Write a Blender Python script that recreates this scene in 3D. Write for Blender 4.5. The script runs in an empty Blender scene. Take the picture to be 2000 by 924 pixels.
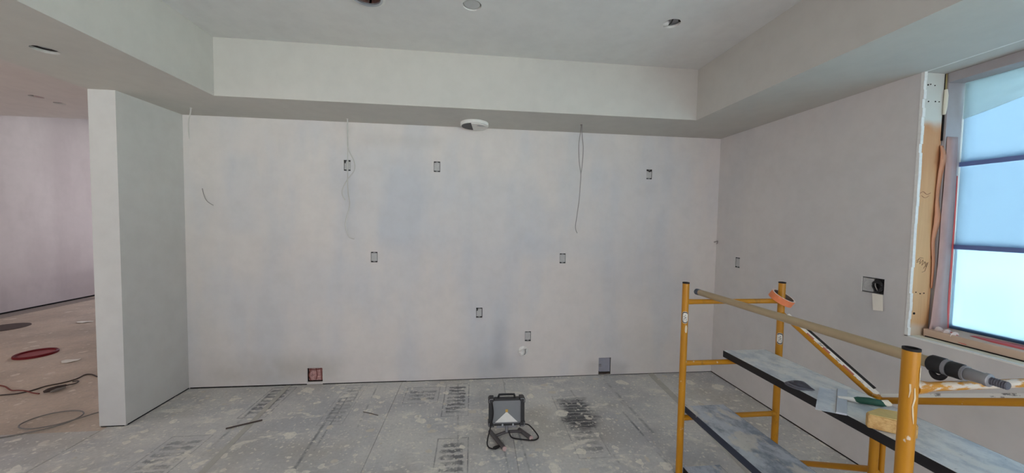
import bpy, bmesh, math, random
from mathutils import Vector, Matrix
random.seed(7)
S = bpy.context.scene
C = bpy.context.scene.collection
V = Vector

# ------------------------------------------------------------------ camera
CAM_H = 1.55
F_PX, YAW, PITCH, ROLL = 686.41, 0.1098, -0.0437, 0.0164
def cam_axes():
    cy, sy = math.cos(YAW), math.sin(YAW)
    f, r, u = V((sy, cy, 0)), V((cy, -sy, 0)), V((0, 0, 1))
    cp, sp = math.cos(PITCH), math.sin(PITCH)
    f, u = cp*f + sp*u, cp*u - sp*f
    cr, sr = math.cos(ROLL), math.sin(ROLL)
    r, u = cr*r + sr*u, cr*u - sr*r
    return r, u, f
r_, u_, f_ = cam_axes()
cam_data = bpy.data.cameras.new('camera')
cam_data.sensor_fit = 'HORIZONTAL'
cam_data.sensor_width = 36.0
cam_data.lens = F_PX*36.0/2000.0
cam_data.clip_start = 0.02
cam = bpy.data.objects.new('camera', cam_data)
C.objects.link(cam)
cam.matrix_world = Matrix(((r_.x, u_.x, -f_.x, 0), (r_.y, u_.y, -f_.y, 0), (r_.z, u_.z, -f_.z, CAM_H), (0, 0, 0, 1)))
S.camera = cam

# ------------------------------------------------------------------ world, lights, exposure
S.view_settings.view_transform = 'Standard'
S.view_settings.look = 'None'
S.view_settings.exposure = 0.0
S.view_settings.gamma = 1.0
S.view_settings.use_curve_mapping = False

world = bpy.data.worlds.new('sky'); S.world = world
world.use_nodes = True
wt = world.node_tree; wt.nodes.clear()
wo = wt.nodes.new('ShaderNodeOutputWorld'); wb = wt.nodes.new('ShaderNodeBackground')
wc = wt.nodes.new('ShaderNodeTexCoord'); wsx = wt.nodes.new('ShaderNodeSeparateXYZ'); wr = wt.nodes.new('ShaderNodeValToRGB')
wt.links.new(wc.outputs['Generated'], wsx.inputs[0]); wt.links.new(wsx.outputs['Z'], wr.inputs[0])
wr.color_ramp.elements[0].position = 0.0; wr.color_ramp.elements[0].color = (0.46, 0.66, 0.95, 1)
wr.color_ramp.elements[1].position = 0.7; wr.color_ramp.elements[1].color = (0.36, 0.60, 1.0, 1)
wt.links.new(wr.outputs[0], wb.inputs[0]); wb.inputs[1].default_value = 1.45
wt.links.new(wb.outputs[0], wo.inputs[0])

XF_ = -7.15
def area(name, loc, direction, sx, sy, power, color):
    l = bpy.data.lights.new(name, 'AREA'); l.shape = 'RECTANGLE'; l.size = sx; l.size_y = sy
    l.energy = power; l.color = color
    o = bpy.data.objects.new(name, l); C.objects.link(o); o.location = loc
    o.rotation_euler = V(direction).to_track_quat('-Z', 'Y').to_euler()
    return o
# daylight through the wide opening behind the camera, and through the far window of the left room
area('daylight_rear_opening', (0.5, -3.15, 1.30), (0, 1, -0.22), 3.4, 2.2, 67, (1.0, 0.885, 0.805))
area('daylight_left_room', (-5.0, 8.1, 1.7), (-0.30, -1, -0.25), 2.6, 2.4, 29, (1.0, 0.86, 0.80))
area('daylight_left_rear', (-5.2, -3.1, 1.3), (0, 1, 0), 1.6, 1.8, 6, (1.0, 0.87, 0.77))
area('fill_far_left', (XF_-.05, 0.6, 1.5), (1, 0.0, 0.02), 2.8, 1.8, 43, (1.0, 0.90, 0.84))  # added side fill in an invented opening, lifts right wall and ceiling
sun_l = bpy.data.lights.new('sun', 'SUN'); sun_l.energy = 33.0; sun_l.angle = 0.01; sun_l.color = (1.0, 0.96, 0.86)
sun = bpy.data.objects.new('sun', sun_l); C.objects.link(sun); sun.rotation_euler = V((0.35, 0.0, -1.0)).to_track_quat('-Z', 'Y').to_euler()

# ------------------------------------------------------------------ dimensions of the room
D = 3.387                    # back wall plane
XL, XR = -2.521, 2.508       # side wall planes
HS = 2.426                   # underside of the dropped soffit
TXL, TXR, TYB, ZT = -1.885, 1.858, 2.819, 2.844   # raised tray ceiling
Y1, XLO = 2.811, -2.695      # free end and outer face of the left stub wall
YR = -3.2                    # rear wall
XF = -7.15                   # far wall of the left room

# ------------------------------------------------------------------ node helper
def lin(c):
    return tuple(((x/255.0)/12.92 if x/255.0 <= 0.04045 else ((x/255.0+0.055)/1.055)**2.4) for x in c) + (1.0,)
class NT:
    def __init__(s, name):
        s.m = bpy.data.materials.new(name); s.m.use_nodes = True
        s.t = s.m.node_tree; s.t.nodes.clear()
        s.out = s.t.nodes.new('ShaderNodeOutputMaterial')
        s.b = s.t.nodes.new('ShaderNodeBsdfPrincipled')
        s.t.links.new(s.b.outputs[0], s.out.inputs[0])
        s.tc = s.t.nodes.new('ShaderNodeTexCoord')
    def set(s, inp, v):
        if isinstance(v, bpy.types.NodeSocket): s.t.links.new(v, inp)
        elif isinstance(v, (tuple, list)) and len(v) == 3 and inp.type == 'RGBA': inp.default_value = tuple(v) + (1,)
        else: inp.default_value = v
    def math(s, op, a, b=0.0, clamp=False):
        n = s.t.nodes.new('ShaderNodeMath'); n.operation = op; n.use_clamp = clamp
        s.set(n.inputs[0], a); s.set(n.inputs[1], b); return n.outputs[0]
    def mix(s, f, a, b, mode='MIX'):
        n = s.t.nodes.new('ShaderNodeMix'); n.data_type = 'RGBA'; n.blend_type = mode
        s.set(n.inputs[0], f); s.set(n.inputs[6], a); s.set(n.inputs[7], b); return n.outputs[2]
    def coords(s, scale=(1, 1, 1), kind='Object', loc=(0, 0, 0)):
        n = s.t.nodes.new('ShaderNodeMapping'); s.t.links.new(s.tc.outputs[kind], n.inputs[0])
        n.inputs['Scale'].default_value = scale; n.inputs['Location'].default_value = loc; return n.outputs[0]
    def noise(s, vec, scale, detail=3.0, rough=0.5, dist=0.0):
        n = s.t.nodes.new('ShaderNodeTexNoise'); s.t.links.new(vec, n.inputs['Vector'])
        n.inputs['Scale'].default_value = scale; n.inputs['Detail'].default_value = detail
        n.inputs['Roughness'].default_value = rough; n.inputs['Distortion'].default_value = dist
        return n.outputs[0]
    def voro(s, vec, scale, rnd=1.0):
        n = s.t.nodes.new('ShaderNodeTexVoronoi'); s.t.links.new(vec, n.inputs['Vector'])
        n.inputs['Scale'].default_value = scale; n.inputs['Randomness'].default_value = rnd
        return n.outputs['Distance'], n.outputs['Color']
    def wob(s, vec, scale, amp):
        n = s.t.nodes.new('ShaderNodeTexNoise'); s.t.links.new(vec, n.inputs['Vector']); n.inputs['Scale'].default_value = scale
        n.inputs['Detail'].default_value = 3
        a = s.t.nodes.new('ShaderNodeVectorMath'); a.operation = 'SUBTRACT'; s.t.links.new(n.outputs[1], a.inputs[0]); a.inputs[1].default_value = (.5, .5, .5)
        b = s.t.nodes.new('ShaderNodeVectorMath'); b.operation = 'SCALE'; s.t.links.new(a.outputs[0], b.inputs[0]); b.inputs['Scale'].default_value = amp
        c = s.t.nodes.new('ShaderNodeVectorMath'); c.operation = 'ADD'; s.t.links.new(b.outputs[0], c.inputs[0]); s.t.links.new(vec, c.inputs[1])
        return c.outputs[0]
    def ramp(s, v, lo, hi, a=0.0, b=1.0):
        n = s.t.nodes.new('ShaderNodeMapRange'); n.interpolation_type = 'SMOOTHSTEP'
        s.set(n.inputs[0], v); n.inputs[1].default_value = lo; n.inputs[2].default_value = hi
        n.inputs[3].default_value = a; n.inputs[4].default_value = b; return n.outputs[0]
    def sep(s, vec):
        n = s.t.nodes.new('ShaderNodeSeparateXYZ'); s.t.links.new(vec, n.inputs[0]); return n.outputs
    def rect(s, u, v, u0, u1, v0, v1, soft):
        a = s.ramp(u, u0-soft, u0+soft); b = s.ramp(u, u1-soft, u1+soft, 1, 0)
        c = s.ramp(v, v0-soft, v0+soft); d = s.ramp(v, v1-soft, v1+soft, 1, 0)
        return s.math('MULTIPLY', s.math('MULTIPLY', a, b), s.math('MULTIPLY', c, d))
    def bump(s, h, strength, dist=0.01):
        n = s.t.nodes.new('ShaderNodeBump'); s.t.links.new(h, n.inputs['Height'])
        n.inputs['Strength'].default_value = strength; n.inputs['Distance'].default_value = dist
        s.t.links.new(n.outputs[0], s.b.inputs['Normal'])
    def done(s, col, rough=0.7, metal=0.0, spec=0.3):
        s.set(s.b.inputs['Base Color'], col); s.set(s.b.inputs['Roughness'], rough)
        s.set(s.b.inputs['Metallic'], metal); s.b.inputs['Specular IOR Level'].default_value = spec
        return s.m
def plain(name, rgb, rough=0.6, metal=0.0, spec=0.3, var=0.06, scale=30.0):
    n = NT(name); c = n.coords(); c0 = lin(rgb)
    k = n.noise(c, scale, 3)
    col = n.mix(k, tuple(x*(1-var) for x in c0[:3]), tuple(min(1, x*(1+var)) for x in c0[:3]))
    return n.done(col, rough, metal, spec)

# ------------------------------------------------------------------ materials
def wall_mat(name, rgb, rgb2, patches=(), axis='X', seams=(), amt=1.0, smudge=None):
    n = NT(name); c = n.coords()
    xyz = n.sep(n.wob(c, 2.2, 0.10)); u = xyz[0] if axis == 'X' else xyz[1]; z = xyz[2]
    st = n.coords((1.6, 1.6, 0.55))
    m = n.math('MULTIPLY', n.ramp(n.noise(st, 1.5, 4, .55), .42, .68), 0.55*amt)
    for (u0, u1, v0, v1, soft, a) in patches:
        m = n.math('ADD', m, n.math('MULTIPLY', n.rect(u, z, u0, u1, v0, v1, soft), a))
    m = n.math('MINIMUM', m, 1.0)
    col = n.mix(m, lin(rgb), lin(rgb2))
    fine = n.noise(c, 9.0, 5, .6)
    col = n.mix(n.ramp(fine, .3, .75, 0, .10), col, lin((150, 146, 140)))
    if smudge:
        for (u0, u1, v0, v1, soft, a, rgb3) in smudge:
            k = n.math('MULTIPLY', n.rect(u, z, u0, u1, v0, v1, soft), n.ramp(n.noise(c, 4.0, 4, .6), .3, .6, a*.4, a))
            col = n.mix(k, col, lin(rgb3))
    n.bump(n.noise(c, 60.0, 3), 0.08, 0.002)
    return n.done(col, 0.85, 0, 0.15)
PRIMER, MUD = (222, 215, 209), (204, 205, 208)
m_back = wall_mat('primed_drywall_back', PRIMER, MUD, [
    (-0.85, 0.56, 1.27, 2.02, .16, .42), (-.12, .42, .0, 1.3, .11, .46), (1.2, 2.1, .9, 2.15, .2, .32),
    (-1.6, -.95, .75, 1.2, .15, .4), (-2.2, -1.95, 1.4, 2.1, .08, .40), (-1.25, -.6, 1.3, 2.2, .12, .30), (.45, 1.25, 1.2, 1.4, .08, .25)],
    smudge=[(-2.3, -1.2, 0.02, .25, .12, .40, (176, 168, 152)), (.2, .34, .1, .55, .06, .30, (150, 150, 155)),
            (-1.1, -.3, 2.22, 2.33, .05, .25, (190, 185, 178)), (1.15, 1.6, .0, .14, .05, .3, (160, 152, 148))])
m_side = wall_mat('primed_drywall_side', (214, 208, 203), (204, 202, 201), [(1.9, 2.6, .8, 2.0, .2, .3)], axis='Y')
m_stub = wall_mat('primed_drywall_stub', (207, 205, 200), (201, 200, 196), [], axis='Y', amt=.6)
m_far = wall_mat('primed_drywall_left_room', (204, 193, 191), (186, 174, 173), [(6.9, 9, 0, 4, .12, .7)], axis='Y')  # darker band at the far end: shading put into the wall colour
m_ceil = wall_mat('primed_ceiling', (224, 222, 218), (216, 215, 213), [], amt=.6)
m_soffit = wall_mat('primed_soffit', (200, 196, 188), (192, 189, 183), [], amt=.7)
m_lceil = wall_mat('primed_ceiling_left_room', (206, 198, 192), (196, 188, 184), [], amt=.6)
m_gypsum = plain('torn_drywall_edge', (232, 230, 224), .9, var=.12, scale=80)
m_dark = plain('dark_gap', (24, 22, 21), .9)
m_hole = plain('dark_plenum', (78, 74, 72), .9)

def floor_mat(name, base, dark, spl, prints=(), tan=0.5, dens=1.0, wet=False, lines=()):
    n = NT(name); c = n.coords(); xyz = n.sep(c); x, y = xyz[0], xyz[1]
    col = n.mix(n.ramp(n.noise(c, 1.3, 5, .62), .36, .66), lin(base), lin(dark))
    col = n.mix(n.ramp(n.noise(n.coords((1, 1, 1), loc=(3, 9, 0)), 0.8, 4, .6), .46, .70, 0, tan), col, lin((182, 174, 160)))
    wx = n.sep(n.wob(c, 20.0, .05))
    for (x0, x1, y0, y1, a) in prints:
        body = n.rect(wx[0], wx[1], x0, x1, y0, y1, .007)
        fx = n.math('ABSOLUTE', n.math('SINE', n.math('MULTIPLY', wx[1], 52.0)))
        bars = n.ramp(n.math('ADD', fx, n.math('MULTIPLY', n.noise(n.coords((1.6, 1, 1)), 24.0, 3, .7), 1.5)), 1.05, 1.55)
        e = n.math('SUBTRACT', n.rect(x, y, x0-.035, x1+.035, y0-.05, y1+.05, .003), n.rect(x, y, x0-.027, x1+.027, y0-.042, y1+.042, .003), True)
        k = n.math('ADD', n.math('MULTIPLY', body, bars), n.math('MULTIPLY', e, .8))
        k = n.math('MULTIPLY', k, n.ramp(n.noise(c, 7.0, 4, .7), .28, .62, .15, 1.0))
        col = n.mix(n.math('MULTIPLY', k, a), col, lin((98, 99, 102)))
    for (lx, lw, y0, y1, a) in lines:
        k = n.math('MULTIPLY', n.rect(n.math('ADD', x, n.math('MULTIPLY', y, .045)), y, lx-lw, lx+lw, y0, y1, lw*.8), n.ramp(n.noise(c, 5.0, 4, .7), .38, .62))
        col = n.mix(n.math('MULTIPLY', k, a), col, lin((112, 113, 116)))
    if wet:
        wv = n.sep(n.wob(c, 7.0, .22))
        blot = n.rect(wv[0], wv[1], .74, .98, 2.52, 2.92, .05)
        fy = n.math('ABSOLUTE', n.math('SINE', n.math('MULTIPLY', wx[1], 74.0)))
        k = n.math('MULTIPLY', blot, n.ramp(n.math('ADD', fy, n.math('MULTIPLY', n.noise(c, 16.0, 3), .9)), .7, 1.1, .45, 1.0))
        col = n.mix(n.math('MULTIPLY', k, .85), col, lin((66, 67, 72)))
    # plaster: smears, then round drips of two sizes
    sm = n.ramp(n.noise(n.wob(n.coords((1.0, 1.8, 1)), 3.0, .5), 3.4, 6, .68), .55, .68)
    col = n.mix(n.math('MULTIPLY', sm, .72*dens), col, lin(spl))
    for sc, th, a in ((5.5, .22, .85), (12.0, .20, .75), (26.0, .22, .65), (48.0, .24, .60)):
        d, cc = n.voro(n.wob(c, sc*1.3, .7/sc), sc)
        pick = n.sep(cc)[0]
        th2 = n.math('MULTIPLY', n.ramp(pick, 1-.62*dens, 1.0), th*1.4)
        k = n.math('LESS_THAN', d, th2)
        k = n.math('MULTIPLY', k, n.ramp(n.noise(c, 30.0, 3), .25, .55, .35, 1.0))
        col = n.mix(n.math('MULTIPLY', k, a), col, lin(spl))
    col = n.mix(n.ramp(n.noise(c, 45.0, 4, .7), .35, .8, 0, .22), col, lin((110, 110, 110)))
    n.bump(n.noise(c, 25.0, 5), 0.25, 0.004)
    return n.done(col, n.ramp(n.noise(c, 3.0, 3), .3, .7, .62, .86), 0, 0.3)
PRINTS = [(-1.76, -1.62, 2.90, 3.30, .75), (-.205, -.055, 2.80, 3.26, .85), (-.20, -.05, 1.95, 2.42, .85),
          (.74, .90, 2.22, 2.95, .55), (-.55, -.32, 3.02, 3.21, .70), (-1.12, -1.0, 2.75, 3.3, .40), (-2.05, -1.85, 2.2, 2.6, .6), (.76, .9, 1.4, 1.9, .5)]
m_board = floor_mat('floor_protection_board', (220, 217, 211), (190, 190, 191), (246, 241, 228), PRINTS, .70, 1.0, True, [(-1.62, .010, 2.4, 3.3, .7), (-1.50, .007, 2.5, 3.3, .5), (-.98, .010, 1.9, 3.2, .7), (-.93, .006, 2.4, 3.36, .6), (-.86, .006, 2.9, 3.36, .6), (-.72, .006, 2.6, 3.36, .6), (.02, .007, 1.8, 3.3, .5), (.33, .006, 1.7, 2.5, .6), (.46, .007, 1.7, 3.3, .7), (1.05, .007, 2.1, 3.1, .5), (1.36, .008, 1.9, 2.7, .85), (1.45, .012, 2.4, 3.3, .5), (1.95, .008, 2.2, 3.3, .6)])
m_subfloor = floor_mat('dusty_subfloor', (214, 194, 174), (190, 172, 154), (232, 218, 202), (), .2, .30)
m_tape = plain('pale_seam_tape', (190, 187, 178), .75, var=.2, scale=14)

def yellow_mat():
    n = NT('scaffold_yellow_paint'); c = n.coords()
    col = n.mix(n.noise(c, 6.0, 4), lin((202, 140, 18)), lin((176, 116, 10)))
    w = n.ramp(n.noise(n.coords((1, 1, .55)), 26.0, 4, .65), .66, .71)
    col = n.mix(n.math('MULTIPLY', w, .8), col, lin((222, 214, 196)))
    g = n.ramp(n.noise(n.coords((1, 1, .4), loc=(4, 2, 1)), 14.0, 4, .7), .60, .72, 0, .45)
    col = n.mix(g, col, lin((96, 66, 24)))
    return n.done(col, .38, 0, .5)
m_yellow = yellow_mat()
def yellow_worn():
    n = NT('paint_splashed_rung'); c = n.coords()
    col = n.mix(n.noise(c, 6.0, 4), lin((202, 142, 26)), lin((172, 112, 14)))
    w = n.ramp(n.noise(n.coords((.55, 2.2, 2.2)), 15.0, 5, .6), .50, .56)
    col = n.mix(n.math('MULTIPLY', w, .85), col, lin((214, 208, 196)))
    return n.done(col, .45, 0, .5)
m_yellow_worn = yellow_worn()
def plank_mat(name, light, mid, beige):
    n = NT(name); c = n.coords()
    s1 = n.coords((1.5, 1.0, 1))
    col = n.mix(n.ramp(n.noise(s1, 8.0, 6, .68), .35, .62), lin(mid), lin(light))
    col = n.mix(n.ramp(n.noise(n.coords((1.5, 1, 1), loc=(2, 5, 0)), 5.0, 6, .62), .52, .60, 0, .70), col, lin(beige))
    col = n.mix(n.ramp(n.noise(n.coords((1, 2.2, 1)), 30.0, 4, .7), .60, .72, 0, .45), col, lin((74, 84, 98)))
    n.bump(n.noise(c, 40.0, 4), .3, .002)
    return n.done(col, .42, .15, .5)
m_plank = plank_mat('scuffed_plank_deck', (228, 229, 227), (188, 193, 198), (232, 230, 224))
m_plank2 = plank_mat('plastered_plank_deck', (198, 205, 213), (134, 145, 161), (224, 219, 208))
def lip_mat(name, rgb):
    n = NT(name); c = n.coords()
    w = n.ramp(n.noise(n.coords((1, 1, 1)), 13.0, 4, .6), .68, .70)
    n_col = n.mix(n.math('MULTIPLY', w, .75), lin(rgb), lin((176, 172, 166)))
    return n.done(n_col, .5, 0, .4)
m_lip, m_lip2 = lip_mat('black_plank_edge', (26, 25, 27)), lip_mat('navy_plank_edge', (48, 56, 72))
def wood_mat():
    n = NT('framing_wood'); c = n.coords(); z = n.sep(n.wob(c, 5.0, .12))[2]
    g = n.noise(n.coords((26, 26, 1.2)), 2.4, 5, .6, .6)
    col = n.mix(g, lin((226, 184, 136)), lin((200, 152, 106)))
    col = n.mix(n.ramp(z, 1.55, 2.05, 0, .55), col, lin((194, 132, 92)))
    d, _ = n.voro(n.coords((3, 3, 1.5)), 3.2); col = n.mix(n.ramp(d, .03, .09, .55, 0), col, lin((130, 84, 44)))
    col = n.mix(n.ramp(z, 2.10, 2.17), col, lin((206, 204, 194)))
    col = n.mix(n.ramp(z, 1.00, .95, 0, .7), col, lin((206, 196, 180)))
    n.bump(g, .15, .003)
    return n.done(col, .7, 0, .25)
m_wood = wood_mat()
m_wood_rail = plain('pale_pine_rail', (206, 178, 156), .7, var=.16, scale=9)
m_white = plain('white_paint', (228, 226, 220), .6, var=.06)
m_sill = plain('primed_sill', (226, 220, 200), .75, var=.10, scale=12)
m_greyframe = plain('grey_window_frame', (168, 162, 162), .55, var=.05)
m_sash = plain('pale_blue_sash', (186, 198, 220), .5, var=.04)
m_bluebar = plain('blue_grey_muntin', (104, 124, 176), .5, var=.05)
m_red = plain('red_tape', (214, 92, 88), .5, var=.12)
m_pinkfilm = plain('pinkish_film', (180, 146, 138), .4, var=.18, scale=9, spec=.5)
m_orangefilm = plain('orange_film_strip', (204, 138, 100), .45, var=.2, scale=9, spec=.5)
m_grey_pl = plain('grey_plastic', (150, 150, 149), .6, var=.08)
m_boxshell = plain('dark_grey_box', (46, 46, 48), .7, var=.2)
m_box_in = plain('mud_filled_box', (190, 189, 186), .85, var=.16, scale=90)
m_blackpl = plain('black_plastic', (32, 32, 33), .45, var=.2, spec=.5)
m_blackrub = plain('black_rubber', (38, 36, 36), .7, var=.2)
m_metal = plain('brushed_metal', (186, 190, 194), .35, .7, .5, .1)
m_metal_dk = plain('grey_cast_metal', (140, 140, 143), .45, .3, .5, .1)
m_cast_dark = plain('dark_grey_thread', (92, 92, 100), .5, .2)
m_grip = lip_mat('paint_flecked_black_grip', (30, 30, 31))
m_copper = plain('brown_duct_lining', (140, 92, 76), .7, var=.2)
m_wire_w = plain('white_wire_jacket', (196, 193, 186), .6)
m_wire_g = plain('grey_wire_jacket', (146, 141, 136), .6)
m_beige = plain('beige_pole_sleeve', (174, 154, 122), .4, var=.05, spec=.5)
m_bluecap = plain('blue_grey_rubber_cap', (88, 96, 108), .6)
m_sponge_n = NT('sponge_foam'); _c = m_sponge_n.coords(); _d, _ = m_sponge_n.voro(_c, 170.0)
m_sponge_n.bump(m_sponge_n.math('ADD', _d, m_sponge_n.noise(_c, 60, 4)), .7, .003)
m_sponge = m_sponge_n.done(m_sponge_n.mix(m_sponge_n.ramp(m_sponge_n.noise(_c, 38.0, 5, .7), .34, .62), lin((190, 150, 96)), lin((214, 178, 122))), .95, 0, .05)
m_tape_or = plain('orange_masking_tape', (236, 138, 92), .6, var=.05)
m_tape_edge = plain('tape_side', (240, 214, 200), .7, var=.04)
m_core = plain('cardboard_core', (112, 100, 92), .9, var=.1)
m_redlid = plain('red_plastic_lid', (150, 62, 64), .5, var=.15, spec=.5)
m_darklid = plain('dark_grey_disc', (98, 84, 78), .8, var=.15)
m_cord_dk = plain('dark_cord', (78, 66, 60), .6)
m_cord_rd = plain('red_brown_cord', (120, 58, 48), .6)
m_cord_gy = plain('grey_cable', (128, 122, 116), .6)
m_stick_w = plain('sticker_white', (226, 222, 212), .5)
m_stick_r = plain('sticker_red', (184, 112, 100), .5)
m_green = plain('green_handle_grip', (40, 84, 68), .5, var=.15)
m_led = plain('yellow_led', (206, 168, 90), .5)
m_reflect = plain('grey_reflector', (128, 130, 132), .35, .2, .5, .05)
m_pinkwool = plain('pink_insulation', (212, 172, 166), .95, var=.35, scale=55)
m_tin = plain('galvanised_box', (156, 156, 166), .6, .15, .4, .1)
m_snow = plain('bright_snowy_ground', (236, 244, 250), .9, var=.03, scale=.4)
m_paper = plain('paper_tag', (236, 229, 216), .85)

def film_mat(name, trans, tint):
    n = NT(name); t = n.t
    tr = t.nodes.new('ShaderNodeBsdfTransparent'); tl = t.nodes.new('ShaderNodeBsdfTranslucent'); gl = t.nodes.new('ShaderNodeBsdfGlossy')
    tr.inputs[0].default_value = lin((240, 246, 252)); tl.inputs[0].default_value = lin(tint); gl.inputs['Roughness'].default_value = .25
    m1 = t.nodes.new('ShaderNodeMixShader'); m2 = t.nodes.new('ShaderNodeMixShader')
    c = n.coords(); k = n.ramp(n.noise(c, 1.6, 2, .5), .25, .75, 1-trans-.06, 1-trans+.06)
    t.links.new(k, m1.inputs[0]); t.links.new(tr.outputs[0], m1.inputs[1]); t.links.new(tl.outputs[0], m1.inputs[2])
    m2.inputs[0].default_value = .04; t.links.new(m1.outputs[0], m2.inputs[1]); t.links.new(gl.outputs[0], m2.inputs[2])
    t.links.new(m2.outputs[0], n.out.inputs[0]); t.nodes.remove(n.b)
    return n.m
m_film = film_mat('clear_plastic_sheeting', .32, (150, 158, 172))
m_film2 = film_mat('folded_plastic_sheeting', .30, (222, 218, 208))
def glass_mat():
    n = NT('window_glass'); t = n.t
    tr = t.nodes.new('ShaderNodeBsdfTransparent'); gl = t.nodes.new('ShaderNodeBsdfGlossy'); m1 = t.nodes.new('ShaderNodeMixShader')
    tr.inputs[0].default_value = (.82, .96, .96, 1); gl.inputs['Roughness'].default_value = .03; m1.inputs[0].default_value = .06
    t.links.new(tr.outputs[0], m1.inputs[1]); t.links.new(gl.outputs[0], m1.inputs[2]); t.links.new(m1.outputs[0], n.out.inputs[0]); t.nodes.remove(n.b)
    return n.m
m_glass = glass_mat()

# ------------------------------------------------------------------ mesh builder
class MB:
    def __init__(s): s.v = []; s.f = []; s.mi = []
    def add(s, vs, fs, mi=0):
        b = len(s.v); s.v += [tuple(v) for v in vs]; s.f += [tuple(b+i for i in f) for f in fs]; s.mi += [mi]*len(fs); return s
    def box(s, x0, x1, y0, y1, z0, z1, mi=0):
        v = [(x0,y0,z0),(x1,y0,z0),(x1,y1,z0),(x0,y1,z0),(x0,y0,z1),(x1,y0,z1),(x1,y1,z1),(x0,y1,z1)]
        return s.add(v, [(0,3,2,1),(4,5,6,7),(0,1,5,4),(1,2,6,5),(2,3,7,6),(3,0,4,7)], mi)
    def obox(s, c, ax, ay, az, sx, sy, sz, mi=0):
        c, ax, ay, az = V(c), V(ax).normalized(), V(ay).normalized(), V(az).normalized()
        v = [c + ax*(a*sx/2) + ay*(b*sy/2) + az*(d*sz/2) for d in (-1, 1) for a, b in ((-1,-1),(1,-1),(1,1),(-1,1))]
        return s.add(v, [(0,3,2,1),(4,5,6,7),(0,1,5,4),(1,2,6,5),(2,3,7,6),(3,0,4,7)], mi)
    def prism(s, poly, h0, h1, f=lambda p, h: (p[0], p[1], h), mi=0):
        n = len(poly); v = [f(p, h0) for p in poly] + [f(p, h1) for p in poly]
        fs = [tuple(range(n-1, -1, -1)), tuple(range(n, 2*n))] + [(i, (i+1) % n, n+(i+1) % n, n+i) for i in range(n)]
        return s.add(v, fs, mi)
    def tube(s, pts, r, seg=10, cap=True, mi=0, closed=False):
        pts = [V(p) for p in pts]; n = len(pts); rs = r if isinstance(r, (list, tuple)) else [r]*n
        vs = []; ref = None
        for i, p in enumerate(pts):
            if closed: t = pts[(i+1) % n] - pts[i-1]
            else: t = pts[min(i+1, n-1)] - pts[max(i-1, 0)]
            t = t.normalized() if t.length > 1e-9 else V((0, 0, 1))
            if ref is None:
                ref = V((0, 0, 1)) if abs(t.z) < .9 else V((1, 0, 0))
            a = (ref - t*ref.dot(t)); a = a.normalized() if a.length > 1e-6 else t.orthogonal().normalized()
            ref = a; b = t.cross(a)
            vs += [p + (a*math.cos(2*math.pi*k/seg) + b*math.sin(2*math.pi*k/seg))*rs[i] for k in range(seg)]
        fs = []
        for i in range(n if closed else n-1):
            j = (i+1) % n
            fs += [(i*seg+k, i*seg+(k+1) % seg, j*seg+(k+1) % seg, j*seg+k) for k in range(seg)]
        if cap and not closed: fs += [tuple(range(seg-1, -1, -1)), tuple((n-1)*seg+k for k in range(seg))]
        return s.add(vs, fs, mi)
    def lathe(s, prof, o=(0, 0, 0), axis=(0, 0, 1), seg=24, mi=0, closed=False):
        o, w = V(o), V(axis).normalized(); a = w.orthogonal().normalized(); b = w.cross(a); n = len(prof); vs = []
        for (r, h) in prof:
            vs += [o + w*h + (a*math.cos(2*math.pi*k/seg) + b*math.sin(2*math.pi*k/seg))*r for k in range(seg)]
        fs = [(i*seg+k, i*seg+(k+1) % seg, ((i+1) % n)*seg+(k+1) % seg, ((i+1) % n)*seg+k) for i in range(n if closed else n-1) for k in range(seg)]
        return s.add(vs, fs, mi)
    def build(s, name, mats, parent=None, smooth=False, bevel=0.0, origin=None):
        me = bpy.data.meshes.new(name)
        o = V(origin) if origin else V((0, 0, 0))
        me.from_pydata([tuple(V(v)-o) for v in s.v], [], s.f)
        for m in (mats if isinstance(mats, (list, tuple)) else [mats]): me.materials.append(m)
        for p, i in zip(me.polygons, s.mi): p.material_index = i
        bm = bmesh.new(); bm.from_mesh(me); bmesh.ops.remove_doubles(bm, verts=bm.verts, dist=1e-6)
        bmesh.ops.recalc_face_normals(bm, faces=bm.faces); bm.to_mesh(me); bm.free()
        ob = bpy.data.objects.new(name, me); C.objects.link(ob); ob.location = o
        if smooth:
            for p in me.polygons: p.use_smooth = True
            me.set_sharp_from_angle(angle=math.radians(38))
        if bevel:
            md = ob.modifiers.new('bevel', 'BEVEL'); md.width = bevel; md.segments = 2; md.limit_method = 'ANGLE'
        if parent is not None:
            ob.parent = parent; ob.matrix_parent_inverse = parent.matrix_world.inverted()
        return ob
def tag(o, label, cat, group=None, kind=None):
    o['label'] = label; o['category'] = cat
    if group: o['group'] = group
    if kind: o['kind'] = kind
    return o
def thing(name, label, cat, loc, group=None):
    o = bpy.data.objects.new(name, None); C.objects.link(o); o.location = loc; o.empty_display_size = .05
    o.matrix_world = Matrix.Translation(V(loc))
    return tag(o, label, cat, group)
def struct(o, label=None):
    o['kind'] = 'structure'
    if label: o['label'] = label
    return o
def spline(pts, n=10, closed=False):
    pts = [V(p) for p in pts]; out = []; L = len(pts)
    for i in range(L if closed else L-1):
        p0 = pts[i-1] if (closed or i > 0) else pts[i]; p1 = pts[i]; p2 = pts[(i+1) % L]
        p3 = pts[(i+2) % L] if (closed or i+2 < L) else p2
        for k in range(n):
            t = k/n
            out.append(.5*((2*p1) + (p2-p0)*t + (2*p0-5*p1+4*p2-p3)*t*t + (3*p1-p0-3*p2+p3)*t**3))
    if not closed: out.append(pts[-1])
    return out
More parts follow.
